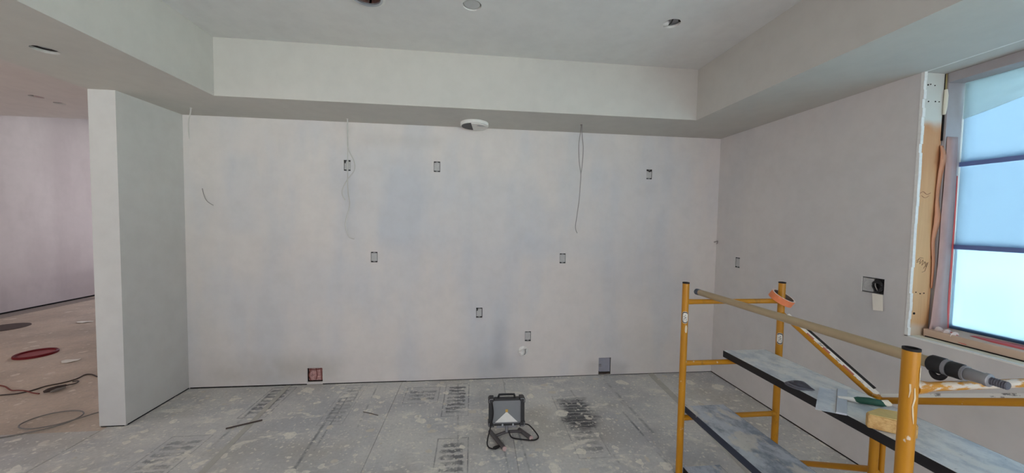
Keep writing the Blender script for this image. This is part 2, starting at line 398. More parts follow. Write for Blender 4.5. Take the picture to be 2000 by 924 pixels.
def panel(mb, f, u0, u1, v0, v1, rects=(), circles=(), depth=.013, mi=0, rim=0, seg=28):
    """flat sheet in (u,v) with rectangular and round cut-outs; f(u,v,d) maps to space, d is the depth into the wall"""
    cells = [(a, b, c, d, None) for a, b, c, d in rects] + [(cu-r*1.3, cu+r*1.3, cv-r*1.3, cv+r*1.3, (cu, cv, r)) for cu, cv, r in circles]
    us = sorted({u0, u1} | {x for c in cells for x in c[:2]}); vs = sorted({v0, v1} | {x for c in cells for x in c[2:4]})
    for i in range(len(us)-1):
        for j in range(len(vs)-1):
            a, b, c, d = us[i], us[i+1], vs[j], vs[j+1]; mu, mv = (a+b)/2, (c+d)/2
            if any(q[0] < mu < q[1] and q[2] < mv < q[3] for q in cells): continue
            mb.add([f(a, c, 0), f(b, c, 0), f(b, d, 0), f(a, d, 0)], [(0, 1, 2, 3)], mi)
    for a, b, c, d, cir in cells:
        if cir is None:
            q = [(a, c), (b, c), (b, d), (a, d)]
            mb.add([f(x, y, 0) for x, y in q] + [f(x, y, depth) for x, y in q], [(k, (k+1) % 4, 4+(k+1) % 4, 4+k) for k in range(4)], rim)
        else:
            cu, cv, r = cir; inn = []; out = []
            for k in range(seg):
                t = 2*math.pi*k/seg; x, y = math.cos(t), math.sin(t); m = max(abs(x), abs(y))
                inn.append((cu+r*x, cv+r*y)); out.append((cu+1.3*r*x/m, cv+1.3*r*y/m))
            vv = [f(x, y, 0) for x, y in inn] + [f(x, y, 0) for x, y in out] + [f(x, y, depth) for x, y in inn]
            mb.add(vv, [(k, (k+1) % seg, seg+(k+1) % seg, seg+k) for k in range(seg)], mi)
            mb.add(vv, [(k, (k+1) % seg, 2*seg+(k+1) % seg, 2*seg+k) for k in range(seg)], rim)
    # note: square cell corners of round holes are filled by the ring's nearest vertices
    for a, b, c, d, cir in cells:
        if cir:
            cu, cv, r = cir
            for sx in (-1, 1):
                for sy in (-1, 1):
                    k0 = (math.atan2(sy, sx) % (2*math.pi))/(2*math.pi)*seg
                    p = []
                    for k in (math.floor(k0), math.ceil(k0)):
                        t = 2*math.pi*k/seg; x, y = math.cos(t), math.sin(t); m = max(abs(x), abs(y)); p.append((cu+1.3*r*x/m, cv+1.3*r*y/m))
                    if abs(k0-round(k0)) > 1e-6:
                        mb.add([f(*p[0], 0), f(cu+1.3*r*sx, cv+1.3*r*sy, 0), f(*p[1], 0)], [(0, 1, 2)], mi)
    return mb

# ------------------------------------------------------------------ the setting: floor
mb = MB(); mb.box(XF-.2, XR+.02, YR-.2, 8.4, -.12, -.006)
floor = struct(mb.build('floor', m_subfloor))
seams = [XLO-1.35, XLO+.05, -1.66, -.68, .285, 1.27, 1.80, XR-.004]
for i in range(len(seams)-1):
    a, b = seams[i], seams[i+1]
    y1 = Y1-.05 if i == 0 else D+.006
    z = .0 - .0016*(i % 2)
    m = MB(); n = 12
    sl = .022*(1 if i not in (0,) else 0)      # the sheets were rolled out slightly askew
    ea = sl if 0 < i-1 else 0; eb = sl if i < len(seams)-2 and i > 0 else 0
    m.add([(a-ea*(1 if i > 1 else 0), YR, -.006), (b-eb, YR, -.006), (b+eb, y1, -.006), (a+ea*(1 if i > 1 else 0), y1, -.006),
           (a-ea*(1 if i > 1 else 0)+.0015, YR, z), (b-eb-.0015, YR, z), (b+eb-.0015, y1, z), (a+ea*(1 if i > 1 else 0)+.0015, y1, z)],
          [(0,3,2,1),(4,5,6,7),(0,1,5,4),(1,2,6,5),(2,3,7,6),(3,0,4,7)])
    m.build('floor_sheet', m_board, floor)
for xa, xb, w in ((1.70, 1.835, .030), (-1.55, -1.68, .02)):
    m = MB(); y0, y1 = 1.2, D
    m.add([(xa-w, y0, .0016), (xa+w, y0, .0016), (xb+w, y1, .0016), (xb-w, y1, .0016), (xa-w, y0, -.002), (xa+w, y0, -.002), (xb+w, y1, -.002), (xb-w, y1, -.002)],
          [(0,1,2,3),(4,7,6,5),(0,4,5,1),(1,5,6,2),(2,6,7,3),(3,7,4,0)])
    m.build('seam_tape', m_tape, floor)
# lumps of dried plaster, raised
m = MB()
for k in range(170):
    cx, cy = random.uniform(XLO-.8, XR-.1), random.uniform(1.6, D-.04)
    if cx < XLO and cy > 2.7: continue
    r = random.choice([.008, .010, .014, .022, .03]); n = 9; e = random.uniform(.5, 1.6); ph = random.random()*6
    ring = [(cx+r*e*math.cos(2*math.pi*i/n+ph)*random.uniform(.7, 1.15), cy+r*math.sin(2*math.pi*i/n+ph)*random.uniform(.7, 1.15), .0002) for i in range(n)]
    m.add(ring + [(cx, cy, .0045)], [(i, (i+1) % n, n) for i in range(n)])
o = m.build('plaster_splatter', plain('dried_plaster', (214, 208, 196), .9, var=.12, scale=40), floor, smooth=True); o['kind'] = 'stuff'

# ------------------------------------------------------------------ the setting: walls
BW, BH = .060, .098
BOXES = [(-1.155, 2.035), (-.347, 2.050), (1.752, 2.043), (-.917, 1.193), (.881, 1.190), (.066, .657), (.548, .415)]
DUCTS = [(-1.517, -1.381, .024, .156), (1.279, 1.409, .004, .179)]
rects = [(x-BW/2, x+BW/2, z-BH/2, z+BH/2) for x, z in BOXES] + DUCTS
mb = MB(); panel(mb, lambda u, v, d: (u, D+d, v), XL, XR, .003, HS, rects, (), .013, 0, 1)
wall_back = struct(mb.build('wall_back', [m_back, m_gypsum]))
mb = MB(); mb.box(XLO, XR+.3, D+.09, D+.2, -.1, 3.2); mb.build('back_sheathing', m_hole, wall_back)
# narrow black gap under the sheet
mb = MB(); mb.box(XL+.01, -1.52, D-.0008, D+.02, .0, .0095); mb.box(-1.38, -.62, D-.0008, D+.02, .0, .008); mb.box(-.62, 1.28, D-.0006, D+.02, .0, .0052); mb.box(1.41, XR, D-.0006, D+.02, 0, .0045)
mb.build('floor_gap', m_dark, wall_back)

RBOX = (1.878, 2.004, 1.132, 1.232); RSM = (3.087-.03, 3.087+.03, 1.19-.049, 1.19+.049)
WY0, WY1, WZ0 = -1.30, 1.76, .921  # unseen near part of the window widened to let in more daylight
mb = MB(); panel(mb, lambda u, v, d: (XR+d, u, v), YR, D, .003, HS, [RBOX, RSM, (WY0, WY1, WZ0, HS-.0005)], (), .013, 0, 1)
wall_right = struct(mb.build('wall_right', [m_side, m_gypsum]))
mb = MB(); mb.box(XR-.0008, XR+.02, 1.2, D, 0, .007); mb.build('floor_gap', m_dark, wall_right)
mb = MB(); panel(mb, lambda u, v, d: (XR+.08, u, v), YR-.2, D+.2, -.1, 3.2, [(WY0-.06, WY1+.06, WZ0-.06, HS+.03)], (), .02)
mb.build('right_sheathing', m_hole, wall_right)

mb = MB(); mb.box(XLO, XL, Y1, D+.1, .0045, HS); mb.box(XLO, XL-.05, D+.1, 8.4, -.01, 3.8)
wall_left = struct(mb.build('wall_left', m_stub))
mb = MB(); mb.box(XL-.03, XL+.0008, Y1+.012, D, 0, .0085); mb.box(XLO+.01, XL-.012, Y1-.0008, Y1+.02, 0, .006); mb.build('floor_gap', m_dark, wall_left)

mb = MB(); mb.box(XF-.12, XF, 2.05, 8.4, .016, 3.8); mb.box(XF-.12, XF, YR, -.85, .016, 3.8); mb.box(XF-.12, XF, -.85, 2.05, .016, .58); mb.box(XF-.12, XF, -.85, 2.05, 2.42, 3.8)  # opening in this wall invented for the added side fill
wall_far = struct(mb.build('wall_far_left', m_far))
mb = MB(); mb.box(XF-.1, XF-.001, YR, 8.4, 0, .03); mb.box(XF, XF+.006, 4.5, 8.4, 0, .022); mb.build('floor_gap', m_dark, wall_far)
mb = MB(); mb.box(XF+.006, XF+.26, 5.2, 7.3, -.006, -.001); mb.build('edge_strip', plain('pale_dust_strip', (158, 146, 136), .9, var=.1), wall_far)
mb = MB(); panel(mb, lambda u, v, d: (u, 8.3+d, v), XF, XLO, 0, 3.8, [(-6.4, -3.6, .4, 3.0)], (), .1); struct(mb.build('wall_left_end', m_far))
mb = MB(); panel(mb, lambda u, v, d: (u, YR-d, v), XF, XR+.1, -.05, 3.2, [(-1.3, 2.3, .05, 2.42), (-6.0, -4.4, .3, 2.3)], (), .12); struct(mb.build('wall_rear', m_side))

# ceilings
CAN = [(-.023, 2.190, .056), (1.261, 2.208, .053)]
DUCTH = (-.632, 2.185, .098)
mb = MB(); panel(mb, lambda u, v, d: (u, v, ZT+d), TXL, TXR, -2.2, TYB, (), CAN+[DUCTH], .015, 0, 1)
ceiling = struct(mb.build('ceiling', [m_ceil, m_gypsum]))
SH = [(-2.295, 2.190, .052)]
SP = (0.0, 3.235, .112)
mb = MB()
fS = lambda u, v, d: (u, v, HS+d)
panel(mb, fS, XLO, TXL, YR, D+.05, (), SH, .015, 0, 1)
panel(mb, fS, TXR, XR+.45, YR, D+.05, (), (), .015)
panel(mb, fS, TXL, TXR, TYB, D+.05, (), [SP] if False else (), .015)
panel(mb, fS, TXL, TXR, YR, -2.2)
mb.add([(TXL,TYB,HS),(TXR,TYB,HS),(TXR,TYB,ZT),(TXL,TYB,ZT)], [(0,1,2,3)])
mb.add([(TXL,-2.2,HS),(TXR,-2.2,HS),(TXR,-2.2,ZT),(TXL,-2.2,ZT)], [(0,1,2,3)])
mb.add([(TXL,-2.2,HS),(TXL,TYB,HS),(TXL,TYB,ZT),(TXL,-2.2,ZT)], [(0,1,2,3)])
mb.add([(TXR,-2.2,HS),(TXR,TYB,HS),(TXR,TYB,ZT),(TXR,-2.2,ZT)], [(0,1,2,3)])
mb.add([(XLO,YR,HS),(XLO,D+.1,HS),(XLO,D+.1,ZT+.3),(XLO,YR,ZT+.3)], [(0,1,2,3)])
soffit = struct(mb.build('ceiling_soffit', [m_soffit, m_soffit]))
PC = [(-4.842, 4.52, .058), (-4.845, 4.745, .050)]
mb = MB(); panel(mb, lambda u, v, d: (u, v, ZT+d), XF-.1, XLO, YR, 5.46, (), PC, .015, 0, 0)
mb.add([(XF-.1,5.46,ZT),(XLO,5.46,ZT),(XLO,5.46,3.8),(XF-.1,5.46,3.8)], [(0,1,2,3)])
ceil2 = struct(mb.build('ceiling_left_room', m_lceil))
mb = MB(); mb.box(XF-.2, XR+.2, YR-.2, 8.5, 3.8, 3.9); struct(mb.build('ceiling_upper', m_hole))

# ------------------------------------------------------------------ cans and collars in the cut-outs
def can_hole(parent_label, name, x, y, z, r, kind):
    t = thing(name, parent_label, 'light hole', (x, y, z+.015))
    m = MB(); m.lathe([(r*1.05, .0), (r*1.05, .07), (.001, .07)], (x, y, z+.0152), seg=28); m.build('can_shell', m_grey_pl if kind else m_hole, t, smooth=True)
    return t
t = can_hole('round cut-out in the raised ceiling holding a plain grey cap', 'ceiling_cutout', -.023, 2.190, ZT, .056, 1)
m = MB(); m.lathe([(.001, .004), (.046, .004), (.051, .009), (.051, .02)], (-.023, 2.190, ZT), seg=28); m.build('cap', plain('pale_grey_cap', (190, 190, 188), .6), t, smooth=True)
m = MB(); m.tube([(-.058, 2.13, ZT-.001), (-.052, 2.145, ZT+.012)], .004, 6); m.build('wire_end', m_wire_w, t)
t = can_hole('round cut-out in the raised ceiling near the window side with folded tape inside', 'ceiling_cutout', 1.261, 2.208, ZT, .053, 1)
m = MB(); m.lathe([(.001, -.002), (.016, -.001), (.022, .004), (.024, .014)], (1.232, 2.228, ZT), seg=16); m.build('wire_bundle', m_white, t, smooth=True)
m = MB(); m.tube(spline([(1.248, 2.17, ZT+.012), (1.25, 2.20, ZT-.001), (1.252, 2.235, ZT+.006)], 6), .005, 6); m.build('black_wire', m_blackpl, t, smooth=True)
m = MB(); m.lathe([(.001, .018), (.030, .018), (.034, .03)], (1.276, 2.203, ZT), seg=20); m.build('lamp_socket', m_metal_dk, t, smooth=True)
m = MB(); m.lathe([(.006, .004), (.010, .004), (.010, .012), (.006, .012)], (1.300, 2.182, ZT), seg=12, closed=True); m.build('socket_ring', m_blackpl, t, smooth=True)

x, y, r = DUCTH
t = thing('duct_collar', 'round exhaust duct with pale collar and brown inside at top edge of ceiling', 'duct', (x, y, ZT+.12))
m = MB(); m.lathe([(r*.78, .004), (r*.78, .30), (.001, .30)], (x, y, ZT), seg=36); m.build('duct_lining', m_copper, t, smooth=True)
m = MB(); m.lathe([(r*.78, -.006), (r*.90, -.010), (r*.90, .05), (r*.78, .05)], (x, y, ZT), seg=36, closed=True); m.build('collar_ring', m_metal, t, smooth=True)
m = MB(); m.lathe([(r*.90, -.004), (r*1.06, -.003), (r*1.06, -.0002), (r*.90, -.0002)], (x, y, ZT), seg=36, closed=True); m.build('trim_flange', m_white, t, smooth=True)

x, y, r = SH[0]
t = can_hole('dark round cut-out in the soffit above the free end of the left stub wall', 'soffit_cutout', x, y, HS, r, 0)
m = MB(); m.lathe([(.001, .02), (.030, .02), (.034, .03)], (x-.006, y+.005, HS), seg=20); m.build('junction_box', m_metal_dk, t, smooth=True)
m = MB(); m.lathe([(.001, .004), (.010, .004), (.012, .012)], (x+.038, y+.006, HS), seg=12); m.build('wire_nut', m_blackpl, t, smooth=True)
t = can_hole('round cut-out in the left room ceiling, left and nearer of its pair', 'left_room_cutout', PC[0][0], PC[0][1], ZT, PC[0][2], 0)
m = MB(); m.lathe([(.001, -.004), (.034, -.003), (.04, .01)], (PC[0][0]+.02, PC[0][1]+.01, ZT), seg=18); m.build('cap', plain('pinkish_cap', (168, 150, 148), .8), t, smooth=True)
t = can_hole('dark round cut-out in the left room ceiling, right and farther of its pair', 'left_room_cutout', PC[1][0], PC[1][1], ZT, PC[1][2], 0)

# hanging ring under the soffit by the back wall
x, y, r = 0.0, 3.225, .125
t = thing('fan_housing', 'white round fixture ring with black opening hanging under the back soffit', 'ceiling fixture', (x, y, HS))
m = MB(); m.lathe([(r*.93, -.030), (r, -.026), (r, .0), (r*.86, .0), (r*.86, -.030)], (x, y, HS), seg=40, closed=True); m.build('outer_ring', m_white, t, smooth=True)
def disc_part(a0, a1, rr, z0, z1, name, mat):
    poly = [(x+rr*math.cos(a0+(a1-a0)*k/16), y+rr*math.sin(a0+(a1-a0)*k/16)) for k in range(17)]
    m = MB(); m.prism(poly, z0, z1); return m.build(name, mat, t)
disc_part(math.radians(-105), math.radians(95), r*.93, HS-.037, HS-.004, 'cover_plate', m_white)
disc_part(math.radians(95), math.radians(255), r*.93, HS-.0325, HS-.004, 'black_opening', m_blackpl)
m = MB(); m.tube(spline([(x+.02, y-.06, HS-.034), (x+.05, y-.075, HS-.042), (x+.09, y-.05, HS-.034)], 6), .004, 6); m.build('grip_rib', m_grey_pl, t, smooth=True)

# ------------------------------------------------------------------ electrical boxes
labels = ['open switch box behind the hanging white wires, high on back wall', 'empty switch box high on back wall, between the hanging wires and the ceiling fixture',
          'switch box high on back wall near the right corner, black wire curled at its top', 'mid height switch box left on back wall, above the pink stuffed opening',
          'switch box at mid height on the back wall below the right hanging wires', 'low box on back wall, upper one of the pair above the work light',
          'lowest box on back wall, just above the capped pipe stub']
def make_box(fn, label, variant, name='outlet_box'):
    # fn(u, d, z): u along the wall, d into the wall, z up; all from the centre of the opening
    t = thing(name, label, 'electrical box', fn(0, .012, -BH/2), 'open electrical boxes in the walls')
    def put(part, boxes, mat):
        m = MB()
        for (a, b, c, d, e, f) in boxes:
            vs = [fn(a, c, e), fn(b, c, e), fn(b, d, e), fn(a, d, e), fn(a, c, f), fn(b, c, f), fn(b, d, f), fn(a, d, f)]
            m.add(vs, [(0,3,2,1),(4,5,6,7),(0,1,5,4),(1,2,6,5),(2,3,7,6),(3,0,4,7)])
        return m.build(part, mat, t)
    w, h = BW/2, BH/2; g = .0005
    put('box_shell', [(-w+g, -w+.003, .006, .06, -h+g, h-g), (w-.003, w-g, .006, .06, -h+g, h-g), (-w+g, w-g, .006, .06, -h+g, -h+.003), (-w+g, w-g, .006, .06, h-.003, h-g), (-w, w, .058, .06, -h, h)], m_boxshell)
    k = [.006, .004, .012, .005, .004, .005, .004, .002][variant]
    put('mud_cover', [(-w+.003, w-.003-(k*.6 if variant % 2 else 0), .008, .014, -h+.012, h-.008-k*.7)], m_box_in)
    for s in (-1, 1):
        put('screw_tab', [(-.010, .010, .004, .010, min(s*(h-.004), s*(h-.013)), max(s*(h-.004), s*(h-.013)))], m_grey_pl)
    if variant == 2:
        m = MB(); m.tube(spline([fn(-.022, .004, .040), fn(-.012, -.004, .034), fn(.0, -.004, .026), fn(.012, -.002, .036), fn(.02, .004, .030)], 6), .0055, 7); m.build('black_wire', m_blackpl, t, smooth=True)
    if variant in (0, 5):
        m = MB(); m.tube(spline([fn(-.024, .008, .042), fn(-.018, .003, .034), fn(-.02, .006, .02)], 6), .005, 7); m.build('black_wire', m_blackpl, t, smooth=True)
    return t
for i, (x, z) in enumerate(BOXES):
    make_box(lambda u, d, zz, x=x, z=z: (x+u, D+d, z+zz), labels[i], i)
make_box(lambda u, d, zz: (XR+d, 3.087-u, 1.19+zz), 'mud filled box on the right wall near the back corner', 7)

# wide box on right wall with black insulation and hanging tag
cy = (RBOX[0]+RBOX[1])/2; cz = (RBOX[2]+RBOX[3])/2
t = thing('double_box', 'wide open box in right wall stuffed with black bundle, below it a hanging tag', 'electrical box', (XR+.012, cy, RBOX[2]))
g = .0006
m = MB(); m.box(XR+.006, XR+.07, RBOX[0]+g, RBOX[0]+.003, RBOX[2]+g, RBOX[3]-g); m.box(XR+.006, XR+.07, RBOX[1]-.003, RBOX[1]-g, RBOX[2]+g, RBOX[3]-g)
m.box(XR+.006, XR+.07, RBOX[0], RBOX[1], RBOX[2]+g, RBOX[2]+.003); m.box(XR+.006, XR+.07, RBOX[0], RBOX[1], RBOX[3]-.003, RBOX[3]-g); m.box(XR+.068, XR+.07, RBOX[0], RBOX[1], RBOX[2], RBOX[3])
m.build('box_shell', m_grey_pl, t)
m = MB(); m.box(XR+.004, XR+.02, cy-.004, RBOX[1]-.004, RBOX[2]+.008, RBOX[3]-.008); m.lathe([(.001, -.003), (.030, -.002), (.036, .002)], (XR+.004, cy+.022, cz), (1, 0, 0), 20); m.build('mud_cover', m_box_in, t, bevel=.002)
m = MB()
for k in range(9):
    a = random.uniform(0, 6); pts = []
    for q in range(6):
        a += random.uniform(.5, 1.3); pts.append((XR+random.uniform(-.008, .010), cy-.030+.024*math.cos(a), cz+.001+.040*math.sin(a)*random.uniform(.5, 1)))
    m.tube(spline(pts, 5), .006, 6)
m.build('cable_bundle', m_blackpl, t, smooth=True)
m = MB(); m.box(XR+.012, XR+.035, RBOX[0]+.003, cy-.006, RBOX[2]+.003, RBOX[3]-.003); m.build('black_backing', m_blackpl, t)
m = MB(); m.tube(spline([(XR+.0, cy-.015, cz+.03), (XR-.010, cy-.024, cz), (XR-.006, cy-.036, cz-.03), (XR+.004, cy-.028, cz-.04)], 6), .003, 6); m.build('grey_wire', m_wire_g, t, smooth=True)
m = MB(); m.add([(XR-.004, 1.938, 1.134), (XR-.004, 1.880, 1.134), (XR-.010, 1.869, 1.036), (XR-.012, 1.921, 1.030), (XR-.0025, 1.938, 1.134), (XR-.0025, 1.880, 1.134), (XR-.0085, 1.869, 1.036), (XR-.0105, 1.921, 1.030)],
                [(0,1,2,3),(7,6,5,4),(0,4,5,1),(1,5,6,2),(2,6,7,3),(3,7,4,0)]); m.build('paper_tag', m_paper, t)

# floor-level openings in the back wall
a, b, c, d = DUCTS[0]
t = thing('toe_opening', 'small square opening at foot of back wall stuffed with pink insulation', 'wall opening', ((a+b)/2, D+.02, c))
m = MB(); m.box(a-.004, b+.004, D+.060, D+.066, c-.004, d+.004); m.box(a-.004, a, D+.013, D+.06, c, d); m.box(b, b+.004, D+.013, D+.06, c, d); m.box(a, b, D+.013, D+.06, d, d+.004); m.box(a, b, D+.013, D+.06, c-.004, c); m.build('opening_liner', m_dark, t)
m = MB(); n = 9
for i in range(n):
    for j in range(n):
        u0 = a+.004+(b-a-.008)*i/n; v0 = c+.004+(d-c-.010)*j/n; du = (b-a-.008)/n; dv = (d-c-.010)/n; h = random.uniform(.004, .020)
        m.add([(u0, D+.03, v0), (u0+du, D+.03, v0), (u0+du, D+.03, v0+dv), (u0, D+.03, v0+dv), (u0+du/2, D+.03-h, v0+dv/2)], [(0,1,4),(1,2,4),(2,3,4),(3,0,4)])
m.build('insulation', m_pinkwool, t)
m = MB(); m.tube(spline([(a+.03, D+.006, d-.01), (a+.015, D+.002, (c+d)/2), (a+.03, D+.006, c+.012)], 8), .0035, 6); m.tube(spline([(b-.06, D+.006, d-.006), (b-.05, D+.003, (c+d)/2), (b-.062, D+.006, c+.02)], 8), .0035, 6)
m.tube(spline([(a+.01, D+.006, d-.012), (a+.06, D+.003, d-.018), (b-.01, D+.005, d-.008)], 8), .003, 6); m.tube(spline([(b-.016, D+.004, d+.01), (b-.014, D+.003, d-.04), (b-.008, D+.006, c+.015)], 8), .0035, 6)
m.build('red_brown_wire', m_cord_rd, t, smooth=True)
a, b, c, d = DUCTS[1]
t = thing('toe_opening', 'grey metal box set in the foot of back wall, right of the work light', 'wall opening', ((a+b)/2, D+.02, c))
m = MB(); m.box(a-.004, b+.004, D+.070, D+.074, c-.004, d+.004); m.box(a-.004, a, D+.013, D+.07, c, d); m.box(b, b+.004, D+.013, D+.07, c, d); m.box(a, b, D+.013, D+.07, d, d+.004); m.build('opening_liner', m_dark, t)
m = MB(); m.box(a+.004, b-.006, D+.012, D+.02, c+.026, d-.006); m.build('metal_face', m_tin, t, bevel=.002)
m = MB(); m.box(a+.002, a+.030, D+.004, D+.012, (c+d)/2-.006, (c+d)/2+.018); m.build('latch', m_metal_dk, t)
m = MB(); m.tube(spline([(a+.004, D+.010, c+.034), (a+.02, D+.006, c+.020), (a+.07, D+.004, c+.012), (b-.01, D+.008, c+.022)], 8), .004, 6); m.build('torn_edge', m_cord_dk, t, smooth=True)

# pipe stub
t = thing('pipe_stub', 'capped pipe stub wrapped in white tape poking out of back wall', 'pipe', (.494, D, .255))
m = MB(); m.tube(spline([(.506, D+.01, .272), (.492, D-.030, .268), (.466, D-.055, .258)], 5), [.026]*9+[.024, .018], 12); m.build('pipe', m_white, t, smooth=True)
m = MB(); m.lathe([(.026, .0), (.046, .002), (.050, .0), (.040, -.010), (.026, -.014)], (.504, D-.001, .271), (0, 1, 0), 18); m.build('plaster_collar', m_gypsum, t, smooth=True)
m = MB(); m.tube(spline([(.532, D-.008, .292), (.520, D-.030, .290), (.524, D-.030, .262), (.510, D-.036, .245)], 6), .0035, 6); m.build('tape_fold', m_grey_pl, t, smooth=True)

# ------------------------------------------------------------------ thin wires
def wire(name, label, paths, mat, r, cat='wire', sub='strand', knot=None, group=None):
    t = thing(name, label, cat, paths[0][0], group)
    for p in paths:
        m = MB(); m.tube(spline(p, 8), r, 6); m.build(sub, mat, t, smooth=True)
    return t
yw = 3.276
wire('hanging_wire', 'pair of long white wires hanging from soffit in front of the high left switch box', [
    [(-1.115, yw, HS), (-1.114, yw, 2.30), (-1.108, yw, 2.168), (-1.062, yw+.01, 2.06), (-1.056, yw, 1.98), (-1.112, yw, 1.90), (-1.155, yw+.01, 1.826), (-1.161, yw, 1.77), (-1.135, yw, 1.712)],
    [(-1.113, yw+.004, HS), (-1.112, yw+.006, 2.2), (-1.117, yw+.01, 1.98), (-1.113, yw+.006, 1.80), (-1.098, yw, 1.672), (-1.128, yw, 1.54), (-1.132, yw, 1.47), (-1.105, yw, 1.39), (-1.058, yw, 1.367)]], m_wire_w, .0042)
wire('hanging_wire', 'pair of grey wires hanging from soffit right of the ceiling fixture', [
    [(.954, 3.12, HS), (.950, 3.12, 2.36), (.937, 3.12, 2.25), (.944, 3.12, 2.10), (.962, 3.12, 1.985), (.958, 3.12, 1.85), (.950, 3.12, 1.73), (.934, 3.12, 1.60), (.924, 3.12, 1.515), (.930, 3.12, 1.475), (.941, 3.12, 1.450)],
    [(.962, 3.125, HS), (.968, 3.125, 2.33), (.980, 3.125, 2.22), (.975, 3.125, 2.08), (.963, 3.123, 1.985)]], m_wire_g, .0034)
wire('hanging_wire', 'short pale wire hanging from soffit in the left corner above stub wall', [
    [(-2.294, 3.17, HS), (-2.298, 3.17, 2.39), (-2.312, 3.17, 2.33), (-2.316, 3.17, 2.25), (-2.310, 3.17, 2.18)]], m_wire_w, .0045)
wire('wall_wire', 'short bent dark wire sticking out of back wall beside the left corner', [
    [(-2.376, D, 1.793), (-2.360, D-.012, 1.755), (-2.342, D-.02, 1.71), (-2.318, D-.022, 1.675), (-2.275, D-.02, 1.646)]], m_wire_g, .0024)
wire('wall_wire', 'tiny curled wire end poking from the right back corner', [
    [(2.480, D, 1.367), (2.485, D-.02, 1.372), (2.497, D-.03, 1.380), (2.504, D-.02, 1.368), (2.494, D-.025, 1.350)]], m_wire_g, .0035)
for x, y in ((-1.115, yw), (.955, 3.12), (-2.294, 3.17)):
    m = MB(); m.lathe([(.001, -.0006), (.010, -.0006), (.011, .0)], (x, y, HS), seg=12); m.build('wire_hole', m_dark if x > 0 else m_gypsum, soffit)

# ------------------------------------------------------------------ window
win = struct(thing('window_1', 'window', 'window', (XR+.2, (WY0+WY1)/2, WZ0)))
del win['category']
win['label'] = 'window with wooden reveal covered by clear plastic sheeting on the right wall'
# torn white drywall edge around the reveal
m = MB(); n = 30
for i in range(n):
    z0 = WZ0+(HS-WZ0)*i/n; z1 = WZ0+(HS-WZ0)*(i+1)/n; j = random.uniform(.0, .006)
    m.box(XR-.002, XR+.016, WY1-.010-j, WY1+.001, z0, z1)
m.build('drywall_edge', m_gypsum, win)
m = MB(); n = 26
for i in range(n):
    y0 = WY0+(WY1-WY0)*i/n; y1 = WY0+(WY1-WY0)*(i+1)/n; j = random.uniform(0, .003)
    m.box(XR-.002, XR+.014, y0, y1, WZ0-.001, WZ0+.004+j)
m.build('drywall_edge', m_gypsum, win)
# wood reveals
stud = MB().box(XR+.014, 2.655, WY1-.004, WY1+.04, WZ0, HS).build('jamb_stud', m_wood, win)
MB().box(XR+.014, 2.655, WY0-.04, WY0+.004, WZ0, HS).build('jamb_stud', m_wood, win)
MB().box(XR+.012, 2.80, WY0-.04, WY1+.04, WZ0-.04, WZ0+.002).build('sill_board', m_sill, win)
m = MB()
for (x, z, r) in ((2.545, 2.358, .004), (2.562, 2.362, .003), (2.59, 2.357, .003), (2.555, 2.266, .0035), (2.60, 2.268, .0035), (2.625, 2.268, .003), (2.556, 1.176, .003), (2.585, 1.168, .0035), (2.61, 1.170, .0035), (2.553, 1.052, .007)):
    m.lathe([(.0005, -.0022), (r, -.0022), (r, .001)], (x, WY1-.004, z), (0, 1, 0), 8)
m.build('nail_head', m_dark, stud)['kind'] = 'stuff'
m = MB(); zz = 1.345
for st in ([(2.546, .016), (2.566, .030), (2.548, .004), (2.572, .012)], [(2.566, .034), (2.592, .030)], [(2.574, .026), (2.568, -.004), (2.590, .020), (2.584, -.012), (2.606, .010)], [(2.590, .012), (2.618, .000), (2.596, -.030)], [(2.604, .004), (2.612, -.020), (2.624, .006), (2.606, -.046), (2.588, -.052)]):
    m.tube([(q[0], WY1-.0048, zz+q[1]) for q in st], .0009, 5)
m.build('pencil_mark', plain('pencil_line', (120, 96, 76), .8), stud)
m = MB(); m.tube(spline([(2.536, WY1-.0052, 1.745), (2.56, WY1-.0052, 1.757), (2.585, WY1-.0052, 1.742), (2.61, WY1-.0052, 1.752)], 5), .0008, 5); m.tube(spline([(2.55, WY1-.0052, 1.735), (2.575, WY1-.0052, 1.722), (2.60, WY1-.0052, 1.735)], 5), .0007, 5)
m.build('red_brown_mark', m_cord_rd, stud)
# caulk bead in the gap between stud and window frame
MB().box(2.652, 2.662, WY1-.008, WY1+.03, 2.05, HS-.002).build('dark_joint', m_dark, win)
m = MB(); m.tube([(2.654, WY1-.012, 2.335), (2.655, WY1-.014, 2.30), (2.654, WY1-.013, 2.24), (2.652, WY1-.012, 2.195)], [.007, .009, .009, .006], 8); m.build('caulk_bead', m_sill, win, smooth=True)
MB().box(2.653, 2.668, WY1-.010, WY1, 2.335, HS-.002).build('foam_strip', plain('old_yellow_foam', (172, 158, 112), .9, var=.15), win)
# window unit
MB().box(2.662, 2.80, WY1-.018, WY1+.04, WZ0, HS-.001).build('side_frame', m_greyframe, win, bevel=.003)
MB().box(2.662, 2.80, WY0-.04, WY0+.02, WZ0, HS-.001).build('side_frame', m_greyframe, win, bevel=.003)
MB().box(2.656, 2.80, WY0+.02, WY1-.018, 2.372, HS-.001).build('head_frame', m_greyframe, win, bevel=.003)
MB().box(2.602, 2.80, WY0+.02, WY1-.018, WZ0+.002, .968).build('bottom_rail', m_wood_rail, win, bevel=.004)
MB().box(2.598, 2.604, WY0+.02, WY1-.03, WZ0+.0025, WZ0+.008).build('dark_joint', m_dark, win)
ya, yb = WY0+.02, WY1-.018
for z0, z1 in ((.968, 1.430), (1.454, 1.902), (1.928, 2.372)):
    MB().box(2.788, 2.792, ya, yb, z0, z1).build('pane', m_glass, win)
MB().box(2.758, 2.80, .20, .26, .968, 2.372).build('sash_stile', m_sash, win)
MB().box(2.7785, 2.7995, ya, yb, .9685, .982).build('sash_rail', m_sash, win)
